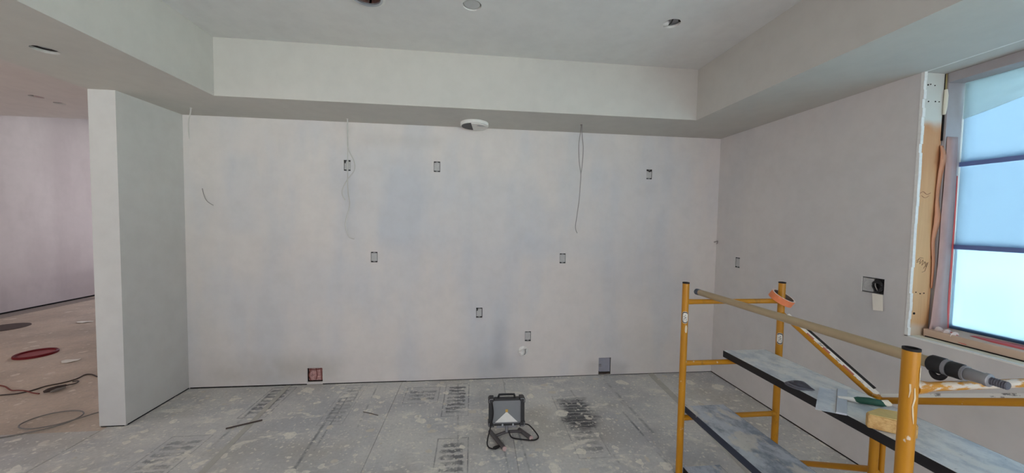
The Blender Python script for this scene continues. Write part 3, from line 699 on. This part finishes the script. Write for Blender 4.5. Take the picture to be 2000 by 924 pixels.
for z in (1.442, 1.915): MB().box(2.7655, 2.80, ya, yb, z-.012, z+.013).build('muntin', m_bluebar, win)
# plastic sheeting, bellied and creased, taped on; unseen part left bare for light
def sheet(name, y0, y1, zb, zt, x, amp, mat, nu=26, nv=22, parent=win, seed=1):
    rnd = random.Random(seed); ph = [rnd.uniform(0, 6) for _ in range(6)]; m = MB(); vs = []
    for j in range(nv+1):
        for i in range(nu+1):
            u, v = i/nu, j/nv; y = y0+(y1-y0)*u
            z0 = zb(u) if callable(zb) else zb; z = z0+(zt-z0)*v
            w = amp*(math.sin(7*u+3*v+ph[0])*.5+math.sin(13*u-9*v+ph[1])*.3+math.sin(21*v+5*u+ph[2])*.25)*min(1, 6*u, 6*(1-u))
            vs.append((x+w, y, z))
    fs = [(j*(nu+1)+i, j*(nu+1)+i+1, (j+1)*(nu+1)+i+1, (j+1)*(nu+1)+i) for j in range(nv) for i in range(nu)]
    m.add(vs, fs); o = m.build(name, mat, parent, smooth=True)
    md = o.modifiers.new('thickness', 'SOLIDIFY'); md.thickness = .0003
    return o
sheet('plastic_sheet', .25, yb-.004, .965, 2.372, 2.7705, .003, m_film, seed=3)
sheet('plastic_sheet', .25, yb-.01, lambda u: 2.20+.07*math.sin(3*u)-.02*u+.02*math.sin(11*u), 2.372, 2.754, .006, m_film2, seed=5)
# film wrapped over the side frame, red tape line and peeled strip
def ribbon(name, pts, widths, wdir, mat, parent=win, th=.0012):
    pts = spline(pts, 6); m = MB(); vs = []; n = len(pts); w = V(wdir).normalized()
    for i, p in enumerate(pts):
        k = i/(n-1)*(len(widths)-1); a = int(min(k, len(widths)-2)); ww = widths[a]+(widths[a+1]-widths[a])*(k-a)
        vs += [p-w*ww/2, p+w*ww/2]
    m.add(vs, [(2*i, 2*i+1, 2*i+3, 2*i+2) for i in range(n-1)]); o = m.build(name, mat, parent, smooth=True)
    md = o.modifiers.new('thickness', 'SOLIDIFY'); md.thickness = th; return o
yf = WY1-.021
ribbon('film_wrap', [(2.705, yf, 2.07), (2.703, yf-.003, 1.85), (2.702, yf-.002, 1.6), (2.700, yf-.004, 1.35), (2.694, yf-.003, 1.15), (2.684, yf-.010, 1.02), (2.672, yf-.016, .955)], [.072, .076, .08, .082, .09, .11, .13], (1, 0, 0), m_pinkfilm)
ribbon('peeled_strip', [(2.650, WY1-.012, 2.02), (2.652, WY1-.022, 1.95), (2.650, WY1-.014, 1.85), (2.644, WY1-.012, 1.72), (2.646, WY1-.018, 1.6), (2.640, WY1-.010, 1.48), (2.648, WY1-.012, 1.35), (2.650, WY1-.010, 1.2)], [.016, .034, .026, .018, .036, .020, .016, .008], (1, -.15, 0), m_orangefilm)
ribbon('red_tape', [(2.751, yf-.002, 1.85), (2.752, yf-.003, 1.6), (2.752, yf-.003, 1.3), (2.752, yf-.004, 1.1), (2.752, yf-.006, .968)], [.006, .010, .014, .016, .016], (1, 0, 0), m_red)
ribbon('red_tape', [(2.70, 1.60, .9692), (2.70, 1.50, .9692), (2.70, 1.40, .9692), (2.70, 1.28, .9692)], [.03, .10, .10, .04], (1, 0, 0), m_red, th=.0008)
m = MB(); m.lathe([(.001, .0)] + [(.013+.006*math.sin(k*1.7)+.003*math.sin(k*4.1), .012*k) for k in range(1, 9)] + [(.001, .10)], (2.640, 1.712, .976), (-.22, -1, -.12), 11); m.build('crumpled_tape', plain('crumpled_white_tape', (222, 206, 200), .7, var=.12), win)
ribbon('red_tape', [(2.640, 1.70, .972), (2.622, 1.64, .966), (2.612, 1.59, .950), (2.606, 1.56, .940)], [.014, .030, .034, .016], (.6, 0, .8), m_red)
# outside ground
mb = MB(); mb.box(2.95, 60, -50, 50, -.7, -.5); struct(mb.build('ground_outside', m_snow))

# ------------------------------------------------------------------ scaffold
YA, YB, XA, XB, HP = 1.966, .874, 1.271, 1.905, 1.20
PR = .0192
sc = thing('scaffold', 'low yellow tubular baker scaffold with paint splashes beside the window wall', 'scaffold', ((XA+XB)/2, (YA+YB)/2, 0))
def post(x, y, seg=20):
    m = MB(); m.tube([(x, y, .004), (x, y, HP)], PR, seg, cap=False); m.lathe([(PR, 0), (PR*.8, .0), (PR*.8, -.05)], (x, y, HP), seg=seg)
    p = m.build('post', m_yellow, sc, smooth=True)
    m = MB(); m.lathe([(.001, -.012), (PR*.78, -.012)], (x, y, HP), seg=seg); m.lathe([(PR+.0006, -.006), (PR+.0006, .001), (PR*.75, .0012), (PR*.75, -.012)], (x, y, HP), seg=seg); m.build('post_cap', m_blackrub, p, smooth=True)
    m = MB(); m.lathe([(.001, .0), (PR*1.5, .0), (PR*1.5, .004), (.001, .004)], (x, y, 0), seg=seg); m.build('foot_plate', m_blackrub, p)
    return p
pAL, pAR, pBL, pBR = post(XA, YA), post(XB, YA), post(XA, YB), post(XB, YB)
for y, mat in ((YA, m_yellow), (YB, m_yellow_worn)):
    for i, z in enumerate((1.083, .708, .369)):
        m = MB(); rr = .0150 if y == YA else .0130
        a, b = XA+PR*.6, XB-PR*.6
        prof = [(a, .0195), (a+.028, .0185), (a+.060, rr), ((a+b)/2, rr), (b-.06, rr), (b-.028, .0185), (b, .0195)] if y == YB else [(a, .0165), (a+.03, .0160), (a+.04, rr), ((a+b)/2, rr), (b-.04, rr), (b-.03, .0160), (b, .0165)]
        m.tube([(x, y, z) for x, _ in prof], [r for _, r in prof], 14); m.build('rung', mat, sc, smooth=True)
# round stickers with a climbing-figure pictogram
def sticker(p, x, y, z, ang, flip=1):
    def cp(u, v, d): t = ang + u/PR; return (x+(PR+d)*math.cos(t), y+(PR+d)*math.sin(t), z+v)
    def patch(poly, d, name, mat, par, n=1):
        m = MB(); L_ = len(poly); K = 8; m.add([cp(u*k/K, v*k/K, d) for k in range(1, K+1) for u, v in poly] + [cp(0, 0, d)], [(i, (i+1) % L_, K*L_) for i in range(L_)] + [(k*L_+i, k*L_+(i+1) % L_, (k+1)*L_+(i+1) % L_, (k+1)*L_+i) for k in range(K-1) for i in range(L_)]); return m.build(name, mat, par)
    W, Hh = .017, .036
    out = [(W*math.copysign(abs(math.cos(t))**.6, math.cos(t)), Hh*math.copysign(abs(math.sin(t))**.6, math.sin(t))) for t in [2*math.pi*k/32 for k in range(32)]]
    s = patch(out, .0005, 'sticker', m_stick_w, p)
    m = MB(); k1, k2 = .94, .78
    idx = [i for i in range(32) if not (13 <= i <= 18)] if flip > 0 else [i for i in range(32) if not (i <= 2 or i >= 29)]
    for i in idx:
        j = (i+1) % 32
        q = [(out[i][0]*k1, out[i][1]*k1), (out[j][0]*k1, out[j][1]*k1), (out[j][0]*k2, out[j][1]*k2), (out[i][0]*k2, out[i][1]*k2)]
        m.add([cp(u, v, .0009) for u, v in q], [(0, 1, 2, 3)])
    m.build('sticker_border', m_blackpl, s)
    m = MB()
    for line in ([(-.002, .014), (.002, .017), (.003, .012), (-.001, .010)], [(-.008, .004), (-.002, .006), (.004, .001), (.008, .004)], [(.002, .0), (-.004, -.006), (-.003, -.016)], [(.002, -.002), (.006, -.010), (.005, -.018)], [(-.009, -.02), (.008, -.021)]):
        m.tube([cp(u*1.1, v, .0010) for u, v in line], .0011, 4)
    m.build('pictogram', m_blackpl, s)
sticker(pAL, XA, YA, .992, math.radians(-118), -1)
sticker(pAR, XB, YA, .850, math.radians(-126), 1)
def _rail():
    n = NT('white_smudged_rail'); c = n.coords()
    col = n.mix(n.ramp(n.noise(n.coords((1, .5, 1)), 22.0, 5, .7), .55, .63, 0, .8), lin((240, 237, 230)), lin((84, 80, 80)))
    return n.done(col, .5, 0, .4)
m_railw = _rail()
m_dripc = plain('dried_cream_drip', (222, 204, 170), .6)
def drip(p, x, y, ang, pts, w):
    m = MB(); vs = []
    for (u, z), ww in zip(pts, w):
        for s in (-1, 1):
            t = ang+(u+s*ww)/PR; vs.append((x+(PR+.0012)*math.cos(t), y+(PR+.0012)*math.sin(t), z))
    m.add(vs, [(2*i, 2*i+1, 2*i+3, 2*i+2) for i in range(len(pts)-1)]); m.build('paint_drip', m_dripc, p)
drip(pAL, XA, YA, math.radians(-96), [(0, .945), (.001, .93), (0, .91), (.001, .90)], [.003, .007, .006, .004])
drip(pBL, XA, YB, math.radians(-112), [(0, 1.09), (.002, 1.06), (-.002, 1.035), (.0, 1.01), (.002, .985)], [.001, .0022, .0016, .0018, .0006])
drip(pBL, XA, YB, math.radians(-140), [(0, 1.10), (.001, 1.08), (-.001, 1.06)], [.0018, .0016, .0006])
drip(pBL, XA, YB, math.radians(-72), [(0, 1.15), (.001, 1.13), (0, 1.11)], [.002, .004, .001])
# side brace: V on top, upside-down V below, joined by a short double post
ym = 1.42; zc = .735; br = .0145
def bar(p, q, mat=m_yellow, r=br, name='brace_tube', par=sc):
    m = MB(); m.tube([p, q], r, 14); return m.build(name, mat, par, smooth=True)
ends = (((XB, YA-.012, 1.005), (XB, ym, zc)), ((XB, YB+.012, 1.005), (XB, ym, zc)))
for e, c in ends:
    b = bar(e, c)
    e, c = V(e), V(c); dirn = (c-e).normalized(); side = V((-1, 0, 0)); nrm = dirn.cross(side); nrm = nrm if nrm.z > 0 else -nrm
    # flat paint-stained rail along the upper side of the tube, with label pieces and a black edge
    up = (nrm*.62 + side*.78).normalized(); t_ = dirn.cross(up).normalized(); t_ = t_ if t_.z > 0 else -t_
    base = nrm*(br*.55) + t_*.012 + side*(br*.5)
    for (s0, s1, off, w, h, mat, nm) in ((.05, .97, 0, .026, 0, m_railw, 'white_rail'), (.12, .93, .0150, .012, .001, m_blackpl, 'black_strip'), (.30, .38, -.004, .009, .0008, m_stick_r, 'red_label'), (.48, .55, -.003, .009, .0008, m_stick_r, 'red_label'), (.68, .78, -.003, .008, .0008, m_stick_r, 'red_label')):
        if e[1] < YA-.3 and nm != 'white_rail': continue
        p0, p1 = e.lerp(c, s0), e.lerp(c, s1)
        m = MB(); m.obox((p0+p1)/2 + base + t_*off + up*h, dirn, t_, up, (p1-p0).length, w, .003); m.build(nm, mat, b)
for e, c in (((XB, YA-.012, .07), (XB, ym, .40)), ((XB, YB+.012, .07), (XB, ym, .40))): bar(e, c)
bar((XB-.008, ym, .76), (XB-.008, ym, .37), r=.0175, name='brace_post')
bar((XB+.026, ym-.008, .60), (XB+.026, ym-.008, .36), r=.011, name='brace_post')
m = MB(); m.box(XB+.006, XB+.044, ym-.026, ym+.006, .545, .615); m.build('brace_clamp', m_yellow, sc, bevel=.003)
for y in (YA, YB): bar((XB, y, .07), (XB, y+.0001, .075), r=.021, name='brace_collar')

# planks
def plank(label, y0, y1, xl0, xl1, w, z, th, mat, lip, name='scaffold_plank'):
    t = thing(name, label, 'plank', ((xl0+xl1)/2+w/2, (y0+y1)/2, z-th))
    def f(s, tt, zz): y = y0+(y1-y0)*tt; return (xl0+(xl1-xl0)*tt+w*s, y, zz)
    m = MB(); m.add([f(0,0,z-.006), f(1,0,z-.006), f(1,1,z-.006), f(0,1,z-.006), f(0,0,z), f(1,0,z), f(1,1,z), f(0,1,z)], [(0,3,2,1),(4,5,6,7),(0,1,5,4),(1,2,6,5),(2,3,7,6),(3,0,4,7)]); m.build('deck', mat, t, bevel=.0015)
    e = .006/w
    for nm, a, b in (('edge_lip', -e*.3, e), ('edge_lip', 1-e, 1+e*.3)):
        m = MB(); m.add([f(a,0,z-th), f(b,0,z-th), f(b,1,z-th), f(a,1,z-th), f(a,0,z-.001), f(b,0,z-.001), f(b,1,z-.001), f(a,1,z-.001)], [(0,3,2,1),(4,5,6,7),(0,1,5,4),(1,2,6,5),(2,3,7,6),(3,0,4,7)]); m.build(nm, lip, t)
    for a, b in ((0, .006), (1-.006, 1)):
        m = MB(); m.add([f(e,a,z-th), f(1-e,a,z-th), f(1-e,b,z-th), f(e,b,z-th), f(e,a,z-.006), f(1-e,a,z-.006), f(1-e,b,z-.006), f(e,b,z-.006)], [(0,3,2,1),(4,5,6,7),(0,1,5,4),(1,2,6,5),(2,3,7,6),(3,0,4,7)]); m.build('end_lip', lip, t)
    return t
plank('upper scaffold plank with black edge, tools and sponge lying on it', .62, 2.005, 1.555, 1.562, .282, .765, .040, m_plank, m_lip)
plank('lower scaffold plank with navy edge and beige plaster blotches, under the upper one', .62, 1.985, 1.312, 1.310, .252, .4305, .040, m_plank2, m_lip2)
t3 = plank('bottom plank lying on the floor inside the scaffold, only its far end in view', .8, 1.985, 1.318, 1.312, .240, .044, .042, m_plank2, m_lip)

# extension pole lying across the top rungs
def P(t): return V((1.418, 2.10, 1.121)).lerp(V((1.452, .80, 1.1232)), t)
pole = thing('extension_pole', 'long beige extension pole with black grip lying across the top rungs', 'pole', tuple(P(.5)))
m = MB(); m.tube([P(.030), P(.895)], .0185, 18); m.build('sleeve', m_beige, pole, smooth=True)
m = MB(); m.tube([P(.012), P(.016), P(.030), P(.040)], [.016, .0195, .0198, .0192], 18); m.build('end_cap', m_bluecap, pole, smooth=True)
for ta, tb, ra in ((.888, .916, .0265), (.922, .947, .0240)):
    m = MB(); m.tube([P(ta), P(ta+.003), P(tb-.003), P(tb)], [ra-.003, ra, ra, ra-.002], 18); m.build('grip', m_grip, pole, smooth=True)
for ta, tb, ra in ((.9155, .9225, .0252), (.9462, .9505, .0225)):
    m = MB(); m.tube([P(ta), P(tb)], ra, 18); m.build('clamp_ring', m_metal_dk, pole, smooth=True)
m = MB(); m.tube(spline([P(.895)+V((-.012, 0, -.022)), P(.904)+V((-.014, 0, -.034)), P(.913)+V((-.013, 0, -.034)), P(.921)+V((-.010, 0, -.022))], 5), [.005+.004*math.sin(math.pi*k/15) for k in range(16)], 8); m.build('lock_lever', m_blackrub, pole, smooth=True)
m = MB(); m.tube([P(.950), P(.953), P(.975), P(.979), P(.980), P(.986), P(.988)], [.016, .0185, .0165, .0165, .0190, .0185, .015], 18); m.build('ferrule', m_metal_dk, pole, smooth=True)
m = MB(); pts = []; rr = []
for k in range(15): pts.append(P(.986+.026*k/14)); rr.append(.0115 if k % 2 else .0100)
m.tube(pts, rr, 14); m.build('threaded_tip', m_cast_dark, pole, smooth=False)

# masking tape roll slung over the far right post
n_ax = V((.27, -.42, .87)).normalized(); c = V((XB-.004, YA-.006, 1.1015))
t = thing('tape_roll', 'orange masking tape roll slung over the far right scaffold post', 'tape', tuple(c))
m = MB(); m.lathe([(.066, -.0195), (.066, .0195)], c, n_ax, 40); m.build('tape_face', m_tape_or, t, smooth=True)
m = MB(); m.lathe([(.066, .0195), (.056, .0197)], c, n_ax, 40); m.lathe([(.056, -.0197), (.066, -.0195)], c, n_ax, 40); m.build('tape_side', m_tape_edge, t, smooth=True)
m = MB(); m.lathe([(.056, -.0197), (.056, .0197)], c, n_ax, 40); m.build('cardboard_core', m_core, t, smooth=True)

# taping knife on the upper plank
zk = .7672
A_, B_, C_, D_ = V((1.462, 1.318, zk)), V((1.683, 1.504, zk)), V((1.775, 1.452, zk)), V((1.548, 1.262, zk))
m_bladestrip = plain('muddy_backing_strip', (196, 202, 210), .5, .1)
kn = thing('taping_knife', 'wide steel taping knife overhanging the plank edge, green handle', 'taping knife', (1.62, 1.385, .765))
def q4(a, b, c, d, h0, h1):
    m = MB(); up = V((0, 0, 1)); m.add([a+up*h0, b+up*h0, c+up*h0, d+up*h0, a+up*h1, b+up*h1, c+up*h1, d+up*h1], [(0,3,2,1),(4,5,6,7),(0,1,5,4),(1,2,6,5),(2,3,7,6),(3,0,4,7)]); return m
q4(A_, B_, C_, D_, 0, .0012).build('blade', plank_mat('muddy_steel_blade', (222, 227, 232), (190, 199, 210), (236, 236, 234)), kn)
k0, k1 = D_.lerp(A_, .34), C_.lerp(B_, .34)
q4(k0, k1, C_, D_, .0012, .0075).build('backing_strip', m_bladestrip, kn, bevel=.001)
q4(D_.lerp(A_, .36), C_.lerp(B_, .36), C_.lerp(B_, .345), D_.lerp(A_, .345), .0012, .0062).build('backing_seam', m_metal_dk, kn)
h0 = (C_+D_)/2 + V((-.005, .02, .006)); hd = V((.86, -.50, .0)).normalized()
h0 = V((1.672, 1.382, zk+.008))
m = MB(); m.tube([h0-hd*.02, h0+hd*.004, h0+hd*.05], [.006, .009, .0115], 12); m.build('handle_shank', m_white, kn, smooth=True)
m = MB(); m.tube([h0+hd*.035, h0+hd*.05+V((0,0,.003)), h0+hd*.09+V((0,0,.006)), h0+hd*.130+V((0,0,.005)), h0+hd*.145+V((0,0,.004))], [.010, .0135, .0150, .0135, .009], 14); m.build('handle_grip', m_green, kn, smooth=True)
m = MB(); m.tube([h0+hd*.128+V((0,0,.008)), h0+hd*.148+V((0,0,.010)), h0+hd*.160+V((0,0,.006))], [.011, .0145, .006], 10); m.build('plaster_lump', m_sill, kn, smooth=True)

# curled sanding sheets
sd = thing('sanding_sheet', 'curled dark grey sanding sheets lying left of the taping knife', 'sandpaper', (1.60, 1.53, .765))
def crescent(off, r1, lift, curl, mat, name):
    m = MB(); vs = []; nu, nv = 14, 5
    tip = V((1.628, 1.475, .7675)); base = V((1.560, 1.560, .7665)) + V(off); ax = (tip-base); L = ax.length; ax.normalize(); sd_ = V((-ax.y, ax.x, 0))
    for i in range(nu+1):
        s = i/nu; w = r1*math.sqrt(max(0, 1-(1-s*1.0)**2.2)) if s < .5 else r1*math.sqrt(1-.5**2.2)*(1-(s-.5)/.5)**.9
        for j in range(nv+1):
            v = j/nv*2-1
            z = .0008+lift*(.3+.7*s*(1-s)*4) + curl*(v*v)*(1 if v > 0 else .15)*math.sin(math.pi*min(1, s*1.15))
            q = base+ax*(L*s)+sd_*(w*v); vs.append((q.x, q.y, .7665+z))
    m.add(vs, [(i*(nv+1)+j, i*(nv+1)+j+1, (i+1)*(nv+1)+j+1, (i+1)*(nv+1)+j) for i in range(nu) for j in range(nv)])
    o = m.build(name, mat, sd, smooth=True); md = o.modifiers.new('thickness', 'SOLIDIFY'); md.thickness = .0012
m_sand = plain('grey_sanding_sheet', (108, 106, 114), .7, var=.2); m_sand2 = plain('dark_sanding_back', (78, 75, 82), .8, var=.25)
crescent((-.012, .0, 0), .060, .0005, .002, m_sand, 'sheet_layer')
crescent((.0, .004, 0), .050, .003, .006, m_sand, 'sheet_layer')
crescent((.022, .010, 0), .034, .004, .009, m_sand2, 'sheet_layer')

# sponge
sp = thing('sponge', 'yellow grout sponge with chamfered corner on the upper plank', 'sponge', (1.655, 1.185, .765))
a = math.radians(-36); ux, uy = V((math.cos(a), math.sin(a), 0)), V((-math.sin(a), math.cos(a), 0)); o_ = V((1.620, 1.172, .7655))
poly = [(-.070, -.044), (.066, -.046), (.070, -.030), (.070, .030), (.050, .046), (-.014, .052), (-.070, -.020)]
m = MB(); m.prism(poly, 0, .052, lambda p, h: tuple(o_ + ux*p[0] + uy*p[1] + V((0, 0, h + .003*math.sin(p[0]*50)))))
ob = m.build('foam_block', m_sponge, sp, bevel=.005)
m = MB(); top = [(p[0]*.93, p[1]*.93) for p in poly]; m.prism(top, .0525, .0555, lambda p, h: tuple(o_ + ux*p[0] + uy*p[1] + V((0, 0, h + .003*math.sin(p[0]*50))))); m.build('paler_top', plain('pale_sponge_top', (216, 188, 124), .95, var=.12, scale=60), sp, bevel=.0015)  # thin layer on top, paler than the foam block

# ------------------------------------------------------------------ work light on the floor
m_standtube = plain('worn_stand_tube', (86, 82, 82), .5, .2, .5, .2)
wl = thing('work_light', 'square black work light on an H-shaped floor stand', 'work light', (.25, 2.42, 0))
tilt = math.radians(12); cw = V((.252, 2.45, .186)); wx = V((1, -.02, 0)).normalized(); wn = V((.0, -math.cos(tilt), math.sin(tilt)*.55)).normalized(); wz = wn.cross(wx).normalized(); wz = wz if wz.z > 0 else -wz
def L(u, v, d): return cw + wx*u + wz*(v*.87) + wn*d
def lbox(u0, u1, v0, v1, d0, d1, name, mat, par=wl, bevel=.003):
    m = MB(); m.add([L(u0,v0,d0),L(u1,v0,d0),L(u1,v1,d0),L(u0,v1,d0),L(u0,v0,d1),L(u1,v0,d1),L(u1,v1,d1),L(u0,v1,d1)], [(0,3,2,1),(4,5,6,7),(0,1,5,4),(1,2,6,5),(2,3,7,6),(3,0,4,7)]); return m.build(name, mat, par, bevel=bevel)
W = .122; Hh = .108
body = lbox(-.098, .098, -.088, .088, -.055, -.012, 'housing', m_blackpl)
lbox(-.102, .102, -.086, .094, -.010, .002, 'lens', m_reflect, bevel=.001)
for (u0, u1, v0, v1) in ((-W-.006, -.100, -.08, .08), (.100, W+.006, -.08, .08), (-.09, .09, .090, .108), (-.09, .09, -.108, -.090)):
    lbox(u0, u1, v0, v1, -.03, .012, 'frame_rail', m_blackpl)
for (u0, u1, v0, v1) in ((-.100, -.097, -.09, .09), (.097, .100, -.09, .09), (-.098, .098, .087, .090), (-.098, .098, -.090, -.086)):
    lbox(u0, u1, v0, v1, .002, .009, 'bezel', m_metal_dk, bevel=.0008)
for su in (-1, 1):
    for sv in (-1, 1):
        poly = [(su*.092, sv*.116), (su*.122, sv*.116), (su*.132, sv*.104), (su*.132, sv*.074), (su*.112, sv*.070), (su*.092, sv*.092)]
        m = MB(); m.prism(poly, -.045, .018, lambda p, h: tuple(L(p[0], p[1], h))); g = m.build('corner_guard', m_blackpl, wl, bevel=.004)
        m = MB(); m.tube([L(su*.098, sv*.108, .0185), L(su*.120, sv*.108, .0185), L(su*.126, sv*.100, .0185), L(su*.124, sv*.080, .0185)], .0025, 6); m.build('guard_trim', m_metal_dk, g)
m = MB(); m.prism([(-.082, -.084), (.080, -.084), (.004, -.004), (-.004, -.004)], .0022, .0036, lambda p, h: tuple(L(p[0], p[1], h))); m.build('white_reflector', m_white, wl)
m = MB(); m.prism([(-.009, -.004), (.009, -.004), (.009, .018), (-.009, .018)], .0022, .006, lambda p, h: tuple(L(p[0], p[1], h))); m.build('led_chip', m_led, wl)
m = MB(); m.tube(spline([L(-.06, .106, -.01), L(-.055, .128, -.008), L(-.045, .134, -.006), L(.045, .134, -.006), L(.055, .128, -.008), L(.06, .106, -.01)], 5), .0075, 8); m.build('carry_handle', m_blackpl, wl, smooth=True)
for u in (-.03, .045):
    m = MB(); m.lathe([(.001, .008), (.006, .007), (.007, .0)], L(u, -.099, .012), tuple(wn), 10); m.build('thumb_screw', m_metal, wl, smooth=True)
lbox(-.070, .074, -.142, -.106, -.030, -.022, 'yoke_plate', m_metal_dk, bevel=.002)
MB().tube([(.168, 2.432, .020), (.255, 2.455, .034), (.372, 2.478, .020)], .010, 10).build('stand_crossbar', m_standtube, wl, smooth=True)
MB().tube([(.255, 2.455, .034), (.255, 2.462, .12)], .012, 10).build('stand_stem', m_metal_dk, wl, smooth=True)
for (p, q) in (((.138, 2.50, .0155), (.226, 2.295, .0155)), ((.352, 2.505, .0155), (.424, 2.395, .0155))):
    ft = MB().tube([p, q], .0150, 12).build('stand_foot', m_standtube, wl, smooth=True)
    dv = (V(q)-V(p)).normalized(); MB().tube([V(q)-dv*.004, V(q)+dv*.004], .0153, 12).build('foot_cap', plain('pinkish_cap_plug', (196, 170, 166), .6), ft, smooth=True)
m = MB(); m.tube(spline([L(-.105, .075, .016), L(-.098, .0, .020), L(-.106, -.07, .02), (.128, 2.40, .075), (.112, 2.37, .02), (.120, 2.335, .006), (.150, 2.315, .006), (.175, 2.318, .008)], 8), .0045, 8); m.build('power_cord', m_blackrub, wl, smooth=True)
MB().tube([(.150, 2.316, .010), (.162, 2.314, .012), (.186, 2.326, .012), (.198, 2.336, .010)], [.007, .011, .010, .005], 10).build('plug', m_blackrub, wl, smooth=True)
m = MB(); m.tube(spline([L(.125, -.105, .0), (.42, 2.46, .07), (.47, 2.44, .02), (.478, 2.41, .006), (.44, 2.385, .006), (.36, 2.40, .006), (.29, 2.425, .008), (.27, 2.45, .04)], 8), .0045, 8); m.build('power_cord', m_blackrub, wl, smooth=True)

# ------------------------------------------------------------------ loose things on the floor
def flat_stick(label, p, q, r, mat, name='loose_strip', cat='strip'):
    t = MB().tube([p, q], r, 8).build(name, mat, smooth=True); tag(t, label, cat); return t
flat_stick('thin dark rod lying on the grey floor sheets left of the work light', (-1.775, 2.705, .0065), (-1.58, 2.80, .0065), .0055, m_cord_dk, 'thin_rod', 'rod')
w = MB().tube(spline([(-.86, 2.86, .005), (-.80, 2.83, .008), (-.73, 2.80, .005)], 5), .0028, 6).build('wire_offcut', m_cord_dk, smooth=True); tag(w, 'short dark wire offcut on the floor between rod and printed block', 'wire')

def lid(label, x, y, r, mat, rim=True):
    t = thing('bucket_lid', label, 'bucket lid', (x, y, -.006))
    m = MB(); m.lathe([(.001, .010), (r*.86, .010), (r*.86, .004), (.001, .004)], (x, y, -.006), seg=48); m.build('lid_disc', mat, t, smooth=True)
    m = MB(); m.lathe([(r*.86, .0), (r, .0), (r, .020), (r*.96, .025), (r*.86, .022), (r*.85, .012)], (x, y, -.006), seg=48, closed=True); m.build('lid_rim', plain('lid_rim_red', (112, 14, 22), .5) if rim else mat, t, smooth=True)
    return t
lid('red plastic bucket lid lying on the left room floor', -4.775, 4.36, .158, m_redlid)
t = MB(); t.lathe([(.001, .0), (.22, .0), (.22, .006), (.001, .006)], (-6.30, 5.42, -.006), seg=40); tag(t.build('floor_disc', m_darklid), 'flat dark disc on the left room floor beyond the red lid', 'disc')
def cord(name, label, pts, r, mat, cat='cord'):
    o = MB().tube(spline(pts, 8), r, 7).build(name, mat, smooth=True); return tag(o, label, cat)
z0 = -.001
cord('extension_cable', 'dark extension cord crossing the left room floor behind the stub wall', [(-4.5, 3.30, z0), (-4.003, 3.381, z0), (-3.891, 3.399, z0), (-3.831, 3.450, z0), (-3.803, 3.534, z0), (-3.726, 3.60, z0), (-3.70, 3.68, z0), (-3.715, 3.762, z0), (-3.660, 3.765, z0), (-3.545, 3.703, z0), (-3.3, 3.60, z0)], .0055, m_cord_dk)
cord('extension_cable', 'red brown cord running to the plug cluster on the left room floor', [(-4.7, 3.60, z0), (-4.40, 3.64, z0), (-4.243, 3.587, z0), (-4.140, 3.549, z0), (-3.993, 3.462, z0+.004), (-3.90, 3.425, z0+.018), (-3.83, 3.411, z0+.018), (-3.76, 3.398, z0+.004), (-3.70, 3.387, z0)], .0055, m_cord_rd)
pc = thing('plug_cluster', 'dark cluster of joined plugs and looped cord on the left room floor', 'plug', (-3.64, 3.44, -.006))
MB().tube([(-3.668, 3.388, .012), (-3.655, 3.41, .016), (-3.635, 3.46, .016), (-3.62, 3.51, .012)], [.010, .018, .017, .009], 10).build('plug_body', m_cord_dk, pc, smooth=True)
MB().tube([(-3.615, 3.39, .010), (-3.60, 3.42, .014), (-3.585, 3.47, .012)], [.008, .014, .008], 10).build('plug_body', m_cord_gy, pc, smooth=True)
MB().tube(spline([(-3.62, 3.51, .010), (-3.600, 3.56, .004), (-3.61, 3.60, .004), (-3.635, 3.615, .004), (-3.66, 3.60, .004)], 8), .005, 7).build('cord_loop', m_cord_dk, pc, smooth=True)
cord('cable_loop', 'loose loop of grey cable on the floor left of the stub wall end', [(-3.5, 2.60, .005), (-3.227, 2.715, .005), (-3.133, 2.754, .005), (-3.018, 2.824, .005), (-2.968, 2.905, .005), (-2.987, 3.005, .005), (-3.085, 3.057, .005), (-3.206, 3.037, .005), (-3.274, 2.971, .005), (-3.278, 2.884, .006), (-3.215, 2.825, .010), (-3.115, 2.805, .012), (-3.004, 2.845, .013), (-2.931, 2.936, .012), (-2.891, 3.012, .007), (-2.80, 3.10, .005)], .0045, m_cord_gy, 'cable')
for (x, y, r, lab) in ((-4.21, 4.14, .085, 'pale paper scrap on the left room floor right of the red lid'), (-5.55, 5.65, .10, 'pale scrap on the left room floor, farther one near the stub wall')):
    m = MB(); pts = [(x+r*math.cos(t_)*random.uniform(.7, 1.1), y+.7*r*math.sin(t_)*random.uniform(.7, 1.1)) for t_ in [k*.7 for k in range(9)]]
    m.add([(px, py, -.004+.012*random.random()) for px, py in pts] + [(x, y, .0)], [(i, (i+1) % 9, 9) for i in range(9)])
    o = m.build('paper_scrap', m_paper); md = o.modifiers.new('thickness', 'SOLIDIFY'); md.thickness = .0015; tag(o, lab, 'scrap')
